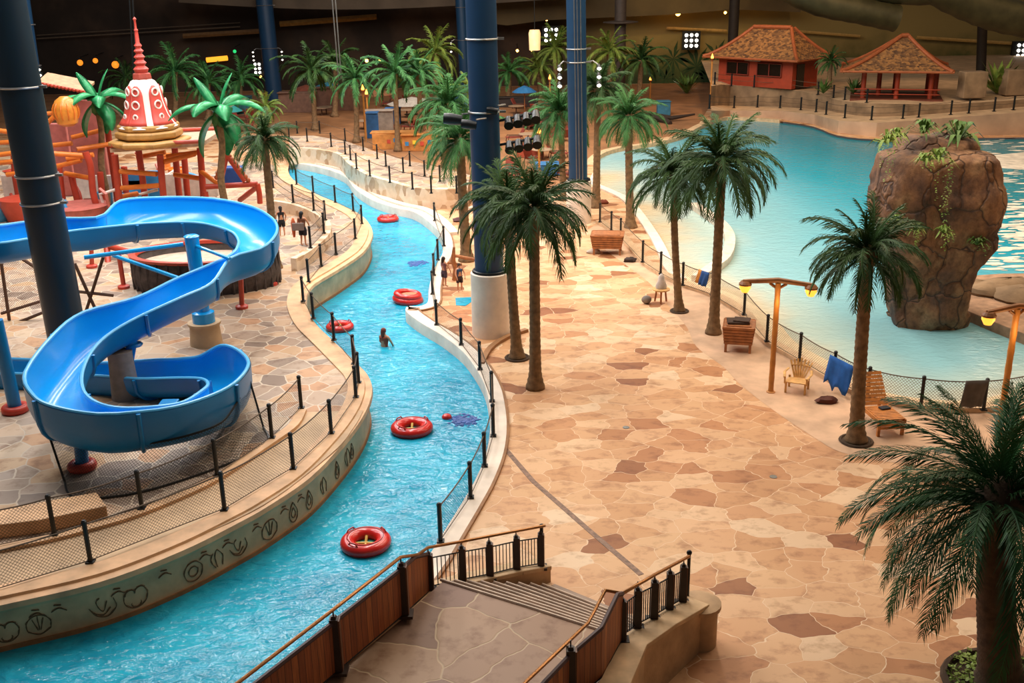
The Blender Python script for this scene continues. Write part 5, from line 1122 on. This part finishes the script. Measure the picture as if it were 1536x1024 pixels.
# rope ladders and frame left of the column
rl = empty('rope_climber', (0,0,0), 'brown timber and rope frame at the left edge behind the dark column', 'climbing frame')
for a, b in (((2,395),(14,480)),((2,470),(60,452)),((10,490),(66,468)),((20,380),(52,400)),((112,395),(146,470)),((155,385),(128,470)),((116,437),(170,443))):
    m = MB(); f = P(60,480,ZL).y; m.tube([AY(*a, f), AY(*b, f)], .06, 6); m.build('timber', mat('frame_brown', '5c4030', .8), rl)
m = MB(); f = P(60,480,ZL).y+.3; m.panel([AY(2,470,f), AY(66,462,f)], 2.6); m.build('net', netM, rl)
pool_c = [(0,318,44,'3f8fb8'),(205,300,40,'3c93bd'),(268,262,26,'e07a2c'),(205,318,30,'d8c0a8'),(160,300,22,'4c9cc4'),(280,285,26,'cfa890')]
for x, y, w, c_ in pool_c:
    p = P(x, y+12, ZL); m = MB(); r = w/2/PXM(p); m.lathe(p, [(r*.8,0),(r,.3),(r*1.02,.9),(r*.9,.95),(r*.85,.6)], 18); tag(m.build('play_tub', mat('tub_'+c_, c_, .4), smooth=True), {0:'blue play tub at the left picture edge',205:'round play tub under the climbing frame, %s' % ('blue one' if y < 310 else 'beige one in front of the blue'),268:'orange play tub right of the bell tower posts',160:'light blue tub left of the climbing frame posts',280:'pinkish play tub near the red gabled arch'}[x], 'tub')
R = random.Random(12)
names = ['red','orange','pink','white','sky blue']
cols = ['b8402c','dd7a30','c9705f','e4d8cc','3a8cc0']
for i in range(26):
    x = R.choice([R.uniform(0,45), R.uniform(95,170), R.uniform(170,300)]); y = R.uniform(235,325); k = i % 5; p = P(x, y+15, ZL); 
    m = MB(); h = R.uniform(.5,1.7)
    if i % 3: m.tube([p, p+V(R.uniform(-.4,.4),0,h), p+V(R.uniform(-1.2,1.2),.2,h+.25)], .09, 8)
    else: m.lathe(p, [(.3,0),(.35,h*.6),(.5,h*.7),(.1,h*.75)], 12)
    tag(m.build('spray_toy', mat('toy_'+cols[k], cols[k], .4), smooth=True), '%s spray toy in the crowded water play area behind the slide' % names[k], 'water toy', '%s spray toys in the play area' % names[k])
# ------------------------------------------------------------------ far seating areas
R = random.Random(31)
def far_things():
    um = None
    def place(proto, loc, rz, label, group, first):
        t = tree_map(proto); o = proto if first else copy_tree(proto, t); o.location = loc; o.rotation_euler.z = rz; o['label'] = label; o['group'] = group; return o
    lg_ = empty('deck_chair', (0,0,0), 'x', 'deck chair'); seatm = mat('chair_fabric_red', '8c3a2a', .8); fr = mat('chair_frame', '5a3a28', .6)
    m = MB(); m.box((0,.2,.35), (.7,1.1,.06)); m.box((0,.95,.65), (.7,.08,.8), ax=Matrix.Rotation(-.5,3,'X')); m.build('seat', seatm, lg_)
    for sx in (-1,1): m = MB(); m.tube([(sx*.33,-.3,0),(sx*.33,-.2,.5),(sx*.33,.9,.45),(sx*.33,1.0,0)], .04, 6); m.build('frame', fr, lg_)
    tb = empty('round_table', (0,0,0), 'x', 'table'); m = MB(); m.lathe((0,0,.7), [(.75,0),(.78,.03),(.75,.06)], 18); m.build('table_top', mat('table_tan', 'a08468', .6), tb); m = MB(); m.lathe((0,0,0), [(.3,0),(.06,.06),(.06,.7)], 10); m.build('pedestal', fr, tb)
    n = 0
    for i in range(46):
        x = R.choice([R.uniform(440,700), R.uniform(560,690), R.uniform(755,850), R.uniform(330,400)]); y = R.uniform(150,198) if x < 700 else R.uniform(150,290)
        if x > 850 and y > 200: continue
        place(lg_, P(x, y, 0), R.uniform(0,6.28), 'small reddish deck chair among the far palms', 'deck chairs under the far palms', n == 0); n += 1
    n = 0
    for i in range(12):
        x = R.uniform(440,690) if i < 8 else R.uniform(760,830); y = R.uniform(150,195) if i < 8 else R.uniform(160,270); place(tb, P(x, y, 0), 0, 'round tan table among the far deck chairs', 'round tables under the far palms', n == 0); n += 1
far_things()
def parasol(px, py, c, label, r=1.7):
    p = P(px, py, 0); root = empty('parasol', p, label, 'parasol'); m = MB(); m.tube([(0,0,0),(0,0,2.5)], .05, 8); m.build('pole', woodM, root); m = MB(); m.lathe((0,0,1.9), [(r,0),(r*.5,.4),(.05,.6)], 10, cap=False); m.build('canopy', mat('parasol_'+c, c, .7), root, solid=.03)
parasol(495,160,'2f7f9c','teal parasol behind the terrace palms'); parasol(787,168,'2c74ad','small blue parasol right of the middle column', 1.2); parasol(620,188,'9c968c','pale grey parasol near the orange counter', 2.3); parasol(565,172,'8a5a3c','brown parasol left of the far terrace palms'); parasol(345,200,'2a8a86','teal parasol left of the lone blue column',1.3); parasol(462,165,'7c3f2c','rust parasol right of the lone blue column',1.5)
for i, (x, y, w, h, c, l) in enumerate(((590,222,3.2,1.2,'cf8a44','orange counter with painted fronts among the terrace palms'),(640,225,3.6,1.2,'c8803c','second orange counter with blue and yellow stickers right of the palm trunk'),(690,232,3.0,.8,'5c5048','low dark stone bench right of the orange counters'),(570,198,2.4,1.8,'8f8276','grey box planter left of the orange counters'),(560,206,1.0,2.0,'2b5f94','blue upright board beside the grey planter'),(590,185,1.4,1.3,'2a6aa8','blue bin among the far tables'),(655,185,2.0,1.4,'a83a34','red covered cart among the far tables'),(505,165,4.5,2.2,'6c4a38','brown kiosk behind the far left palms'),(448,168,3.6,1.9,'7a5846','brown stone kiosk right of the lone column'),(360,170,2.4,1.6,'2e6a72','teal box below the low far palm'),(690,168,1.6,2.4,'2a5a8a','blue door panel behind the slim palm'),(808,190,4.2,1.0,'3a2a22','dark low wall among the chairs right of the middle column'),(770,160,5.0,.9,'2a211c','dark low planter wall behind the middle column'),(995,172,1.2,1.2,'2e6c86','teal bin on the sand left of the wave pool'),(835,205,2.6,1.1,'8a3a2c','red counter left of the cabled column'),(795,235,2.0,.8,'b25238','red mat stack between the columns'),(820,262,1.6,.7,'2c6ca0','blue crate between the columns'))):
    p = P(x, y, 0); m = MB(); m.box(p+V(0,0,h/2), (w,1.2,h), R.uniform(-.15,.15)); m.box(p+V(0,0,h+.05), (w*1.06,1.35,.1)); o_ = tag(m.build('counter' if 'counter' in l else ('planter' if 'plant' in l else 'box'), mat('box_'+c, c, .7), bevel=.05), l, 'counter' if 'counter' in l else 'box')
    if 'sticker' in l or 'painted' in l:
        for k in range(6): q = MB(); q.box(p+V(-w*.4+k*w*.16,-.64,h*.5+.1*(k%2)), (.28,.04,.3)); q.build('sticker', mat('st%d' % (k%3), ['3a86b8','e8c83c','c84a34'][k%3], .6), o_)
dw = empty('driftwood', P(990,182,0), 'dark driftwood trunk lying on the sand left of the wave pool', 'driftwood')
for a in ([(-2,0,.3),(-.5,0,.5),(1,-.2,.3),(3.2,.6,.5)],[(-.5,0,.5),(.3,-1.2,.2),(.6,-2.2,.1)],[(-1,0,.4),(-1.4,-.9,.6),(-.6,-1.8,.1)]): m = MB(); m.tube([V(*q) for q in a], [.35,.28,.2,.08][:len(a)], 8); m.build('limb', mat('dark_wood', '33241a', .8), dw, smooth=True)
# bamboo torches
flameM = mat('flame', 'ffb04a', .5, emit='ff9a3a', es=6)
for x, y, yt, z, l in ((549,212,140,0,'bamboo torch on the terrace left of the grey planter'),(809,275,206,0,'bamboo torch between the middle and the cabled column'),(825,170,123,0,'far bamboo torch behind the columns'),(1065,163,92,.6,'bamboo torch left of the red hut'),(975,150,124,0,'short torch left of the mural'),(553,195,146,0,'second bamboo pole beside the terrace torch')):
    p = P(x, y, z); h = HZ(p, yt)-z; root = empty('torch', p, l, 'torch'); m = MB(); m.tube([V(0,0,h*k/8) for k in range(9)], [.08,.07]*4+[.08], 8); m.build('pole', MC['bamboo'], root); m = MB(); m.lathe((0,0,h), [(.06,0),(.16,.25),(.02,.3)], 10); m.build('bowl', ridgeM, root); m = MB(); m.lathe((0,0,h+.22), [(.1,0),(.13,.15),(.0,.5)], 10); m.build('flame', flameM, root, smooth=True)
# ------------------------------------------------------------------ back walls, ledges, ducts, lamps
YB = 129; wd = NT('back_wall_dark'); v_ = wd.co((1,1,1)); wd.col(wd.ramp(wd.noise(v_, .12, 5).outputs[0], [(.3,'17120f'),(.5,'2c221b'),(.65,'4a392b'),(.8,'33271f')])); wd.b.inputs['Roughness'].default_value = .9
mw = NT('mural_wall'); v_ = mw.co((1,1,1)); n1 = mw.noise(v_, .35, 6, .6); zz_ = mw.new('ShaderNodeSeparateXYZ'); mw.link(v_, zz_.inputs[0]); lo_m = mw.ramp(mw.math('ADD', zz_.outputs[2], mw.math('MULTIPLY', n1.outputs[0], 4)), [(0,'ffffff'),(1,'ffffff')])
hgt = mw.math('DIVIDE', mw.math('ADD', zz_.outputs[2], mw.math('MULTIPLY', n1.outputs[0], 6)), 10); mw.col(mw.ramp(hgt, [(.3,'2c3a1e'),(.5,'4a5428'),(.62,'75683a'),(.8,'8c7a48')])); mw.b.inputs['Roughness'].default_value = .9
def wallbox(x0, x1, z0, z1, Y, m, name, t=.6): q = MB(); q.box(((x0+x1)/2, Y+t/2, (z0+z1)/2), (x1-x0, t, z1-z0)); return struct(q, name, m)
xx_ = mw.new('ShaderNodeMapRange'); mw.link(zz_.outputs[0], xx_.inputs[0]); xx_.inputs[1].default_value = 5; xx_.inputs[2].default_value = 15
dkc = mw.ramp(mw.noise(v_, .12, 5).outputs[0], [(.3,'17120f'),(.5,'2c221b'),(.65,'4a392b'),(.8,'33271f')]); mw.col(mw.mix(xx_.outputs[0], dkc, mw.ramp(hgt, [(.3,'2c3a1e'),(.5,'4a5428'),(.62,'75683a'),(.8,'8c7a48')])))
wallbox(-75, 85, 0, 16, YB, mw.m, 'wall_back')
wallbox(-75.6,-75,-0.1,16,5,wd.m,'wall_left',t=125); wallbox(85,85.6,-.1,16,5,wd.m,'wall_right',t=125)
ceilM = mat('dark_ceiling', '2a2420', .9)
# upper bands and ledges seen as strips at the top of the picture
def band(x0, y0, x1, y1, Y, th, m, name, label, cat, dep=.6):
    a = AY(x0, y0, Y); b = AY(x1, y1, Y); q = MB(); q.tube([a, b], th, 6, flat=1); return tag(q.build(name, m), label, cat)
goldM = mat('lit_ledge', 'b89454', .5, var=.2); pipM = mat('ledge_pipe', '5c5042', .6)
band(1000,42,1090,46,YB-1,.16,goldM,'ledge_rail','pale ledge rail high on the mural wall left of the hut roof','rail')
band(1186,46,1290,54,YB-1,.16,goldM,'ledge_rail','pale ledge rail high on the wall between hut and pavilion roofs','rail')
band(1375,56,1536,66,YB-1,.2,goldM,'ledge_rail','pale ledge rail high on the wall right of the pavilion roof','rail')
band(55,58,360,40,YB-1,.08,pipM,'wall_pipe','thin dark pipe across the dark wall above the bell tower','pipe'); band(55,53,360,34,YB-1,.06,pipM,'wall_pipe','thinner upper pipe across the dark wall above the bell tower','pipe')
band(420,36,565,25,YB-2,.35,mat('ochre_beam','8a6428',.7),'beam','ochre lit beam high behind the palms right of the lone column','beam')
band(275,54,400,46,YB-2,.3,mat('dim_beam','6a4a26',.7),'beam','dim ochre beam left of the lone blue column','beam')
sof = mat('tan_soffit', '5c4e3e', .8, var=.3, vs=.3); q = MB(); q.strip([AY(x, 4+10*math.sin((x-280)/150), YB-8) for x in range(270,880,30)], [AY(x, -26, YB-8) for x in range(270,880,30)]); struct(q, 'ceiling_soffit', sof, solid=1.0)
q = MB(); q.strip([AY(x, y, YB-4) for x, y in ((700,30),(760,38),(820,30),(1000,22),(1100,14),(1200,18))], [AY(x, -26, YB-4) for x in (700,760,820,1000,1100,1200)]); struct(q, 'ceiling_band', mat('olive_soffit', '5a4a2c', .8, var=.3, vs=.3), solid=.8)
ductM = mat('green_duct', '4c4a30', .5, .2, var=.45, vs=.7)
for pts, r, l in (([(1170,-22),(1230,4),(1290,16),(1345,28)],1.15,'large green-brown duct under the roof above the pavilion'),([(1395,-24),(1450,4),(1500,22),(1560,34)],1.5,'large green-brown duct at the top right corner'),([(1300,-14),(1380,-6),(1480,-16)],.8,'dark horizontal duct between the two big ducts')):
    m = MB(); pp = [AY(x, y, 100) for x, y in cat_rom(pts, 5)]; m.tube(pp, [r*(1+.05*(i % 2)) for i in range(len(pp))], 16); tag(m.build('duct', ductM, smooth=True), l, 'duct')
m = MB(); m.lathe(AY(931,34,P(929,150,0).y), [(.8,-.12),(1.8,0),(1.8,.1),(.8,.2)], 20); tag(m.build('collar_ring', greyCol), 'round collar ring high on the grey column', 'ring')
bulb = mat('warm_bulb', 'ffc070', .4, emit='ffb050', es=12); wbulb = mat('white_bulb', 'ffffff', .4, emit='fff4e4', es=9); dim = mat('orange_glow', 'e07a20', .4, emit='e07a20', es=1.6)
for x, y, r, m_, l in ((1016,8,.28,bulb,'bright warm hanging lamp above the mural wall'),(1017,20,.3,bulb,'second warm lamp just below the brightest one above the mural'),(1148,12,.22,bulb,'warm ceiling lamp above the red hut'),(1088,19,.16,bulb,'small warm lamp left of the hut roof'),(120,94,.34,dim,'orange lamp glow low on the dark left wall'),(143,91,.3,dim,'dimmer orange glow right of the first on the dark wall'),(173,97,.42,dim,'round orange lantern behind the left broad-leaved tree'),(550,91,.2,bulb,'warm lamp behind the terrace palms, left one'),(570,89,.16,bulb,'warm lamp behind the terrace palms, right one'),(776,76,.16,bulb,'warm lamp right of the middle column, left one'),(798,75,.16,bulb,'warm lamp right of the middle column, right one'),(352,77,.2,mat('green_exit','30c070',.4,emit='20b060',es=1.5),'small green light left of the lone column'),(752,22,.12,bulb,'tiny lamp high right of the middle column'),(786,26,.12,bulb,'tiny lamp high between the columns'),(820,30,.12,bulb,'tiny lamp high left of the cabled column'),(391,115,.14,bulb,'tiny lamp beside the lone column')):
    m = MB(); c = AY(x, y, YB-3); m.ball((0,0,0), r, 12, 8); o_ = m.build('wall_lamp', m_, smooth=True); o_.location = c; tag(o_, l, 'lamp'); q = MB(); q.tube([V(0,0,r*.8), V(0,0,r*.8+.35)], .05, 6); q.tube([V(0,0,r*.8+.3), V(0,2.9,r*.8+.5)], .04, 6); q.build('bracket', blackM, o_)
band(310,90,341,87,YB-1.2,.32,mat('amber_sign','f0a030',.4,emit='f09a28',es=1.6),'light_box','glowing amber light strip on the dark wall left of the lone column','light box')
for x, y, s, nx, l in ((827,53,1,3,'three by three cluster of white lamps left of the cabled column'),(1038,61,1,3,'three by three cluster of white lamps on the mural wall'),(385,103,.8,2,'small cluster of white lamps left of the lone column'),(1534,76,1,2,'cluster of white lamps at the right edge')):
    c = AY(x, y, YB-2); root = empty('lamp_cluster', c, l, 'lamp cluster'); m = MB(); m.box((0,.6,0), (2.1*s,.3,2.1*s)); m.box((0,1.4,0), (.2,1.4,.2)); m.build('panel', blackM, root)
    for i in range(nx):
        for j in range(3): m = MB(); m.ball(((i-(nx-1)/2)*.6*s, .4, (j-1)*.6*s), .19*s, 10, 6, (1,.6,1)); m.build('lamp', wbulb, root, smooth=True)
m = MB(); c = AY(802,60,100); m.lathe(c, [(.5,-.9),(.55,.6),(.45,.9)], 14); tag(m.build('cloth_lantern', mat('lantern_cream','e8d0a8',.6,emit='e8b878',es=.9), smooth=True), 'tall cream lantern hanging right of the middle column', 'lantern')
q = MB(); q.tube([c+V(0,0,.9), c+V(0,0,6)], .04, 5); tag(q.build('lantern_cord', blackM), 'cord holding the tall cream lantern', 'cord')
for x0, x1, l in ((192,203,'pair of dark cables hanging beside the bell tower spire'),(495,510,'pair of pale cables hanging behind the far palms')):
    q = MB(); Y = 60 if x0 < 300 else 85; q.tube([AY(x0,-40,Y), AY(x1-2,118,Y)], .05, 5); q.tube([AY(x0+5,-40,Y), AY(x1+2,118,Y)], .05, 5); tag(q.build('hanging_cable', steel if x0 > 300 else blackM), l, 'cable')
# mural palms painted on the wall (flat artwork)
q = MB(); R = random.Random(3)
for cx_, cy_, s in ((1010,88,2.6),(1045,100,3.0),(1075,84,2.4),(1000,118,2.2),(1062,118,2.4)):
    c = AY(cx_, cy_, YB-.02)
    for k in range(12):
        a = k*PI/6+R.uniform(-.2,.2); L = s*R.uniform(.6,1); d = Vector((math.cos(a),0,math.sin(a))); s2 = Vector((-d.z,0,d.x))*L*.08; q.add([c, c+d*L*.5+s2, c+d*L+V(0,0,-.3), c+d*L*.5-s2], [(0,1,2,3)])
q.build('painted_foliage', mat('mural_green', '2c4422', .9), bpy.data.objects['wall_back'], solid=.02)
# ------------------------------------------------------------------ roof lights of the hall
wd_ = bpy.data.worlds.new('hall_air'); SC.world = wd_; wd_.use_nodes = True; bg = wd_.node_tree.nodes['Background']; bg.inputs[0].default_value = (.75,.68,.62,1); bg.inputs[1].default_value = .09
def area(x, y, z, sx, sy, e, c, rx=0, ry=0):
    l = bpy.data.lights.new('skylight', 'AREA'); l.shape = 'RECTANGLE'; l.size = sx; l.size_y = sy; l.energy = e; l.color = c; o = bpy.data.objects.new('skylight', l); COL.objects.link(o); o.location = (x, y, z); o.rotation_euler = (rx, ry, 0); return o
area(-24,54,25,3,50,9000,(1,.97,.96)); area(-14,60,25,2.5,66,9500,(1,.97,.96)); area(-5,60,26,2.5,66,9500,(1,.94,.89)); area(6,57,26,2.5,60,8000,(1,.86,.7)); area(18,54,26,3,54,7000,(1,.79,.58)); area(36,52,25,3,54,5500,(1,.72,.48))
def spot(x, y, z, tx, ty, tz, e, c, ang=1.2, r=.5):
    l = bpy.data.lights.new('ceiling_spot', 'SPOT'); l.energy = e; l.color = c; l.spot_size = ang; l.spot_blend = .8; l.shadow_soft_size = r; o = bpy.data.objects.new('ceiling_spot', l); COL.objects.link(o); o.location = (x,y,z); o.rotation_euler = (Vector((tx,ty,tz))-Vector((x,y,z))).to_track_quat('-Z','Y').to_euler()
spot(20,112,15,20,129,8,2500,(1,.7,.3)); spot(33,88,22,33,108,4,3000,(1,.55,.25),1.3); spot(48,88,22,48,106,4,3000,(1,.6,.3),1.2); spot(22,95,20,20,110,0,4500,(1,.6,.3),1.5); spot(-5,88,20,-5,100,0,5000,(1,.6,.32),1.7)
spot(30,15,24,15.5,38,4,3500,(1,.72,.45),.7,1.5)
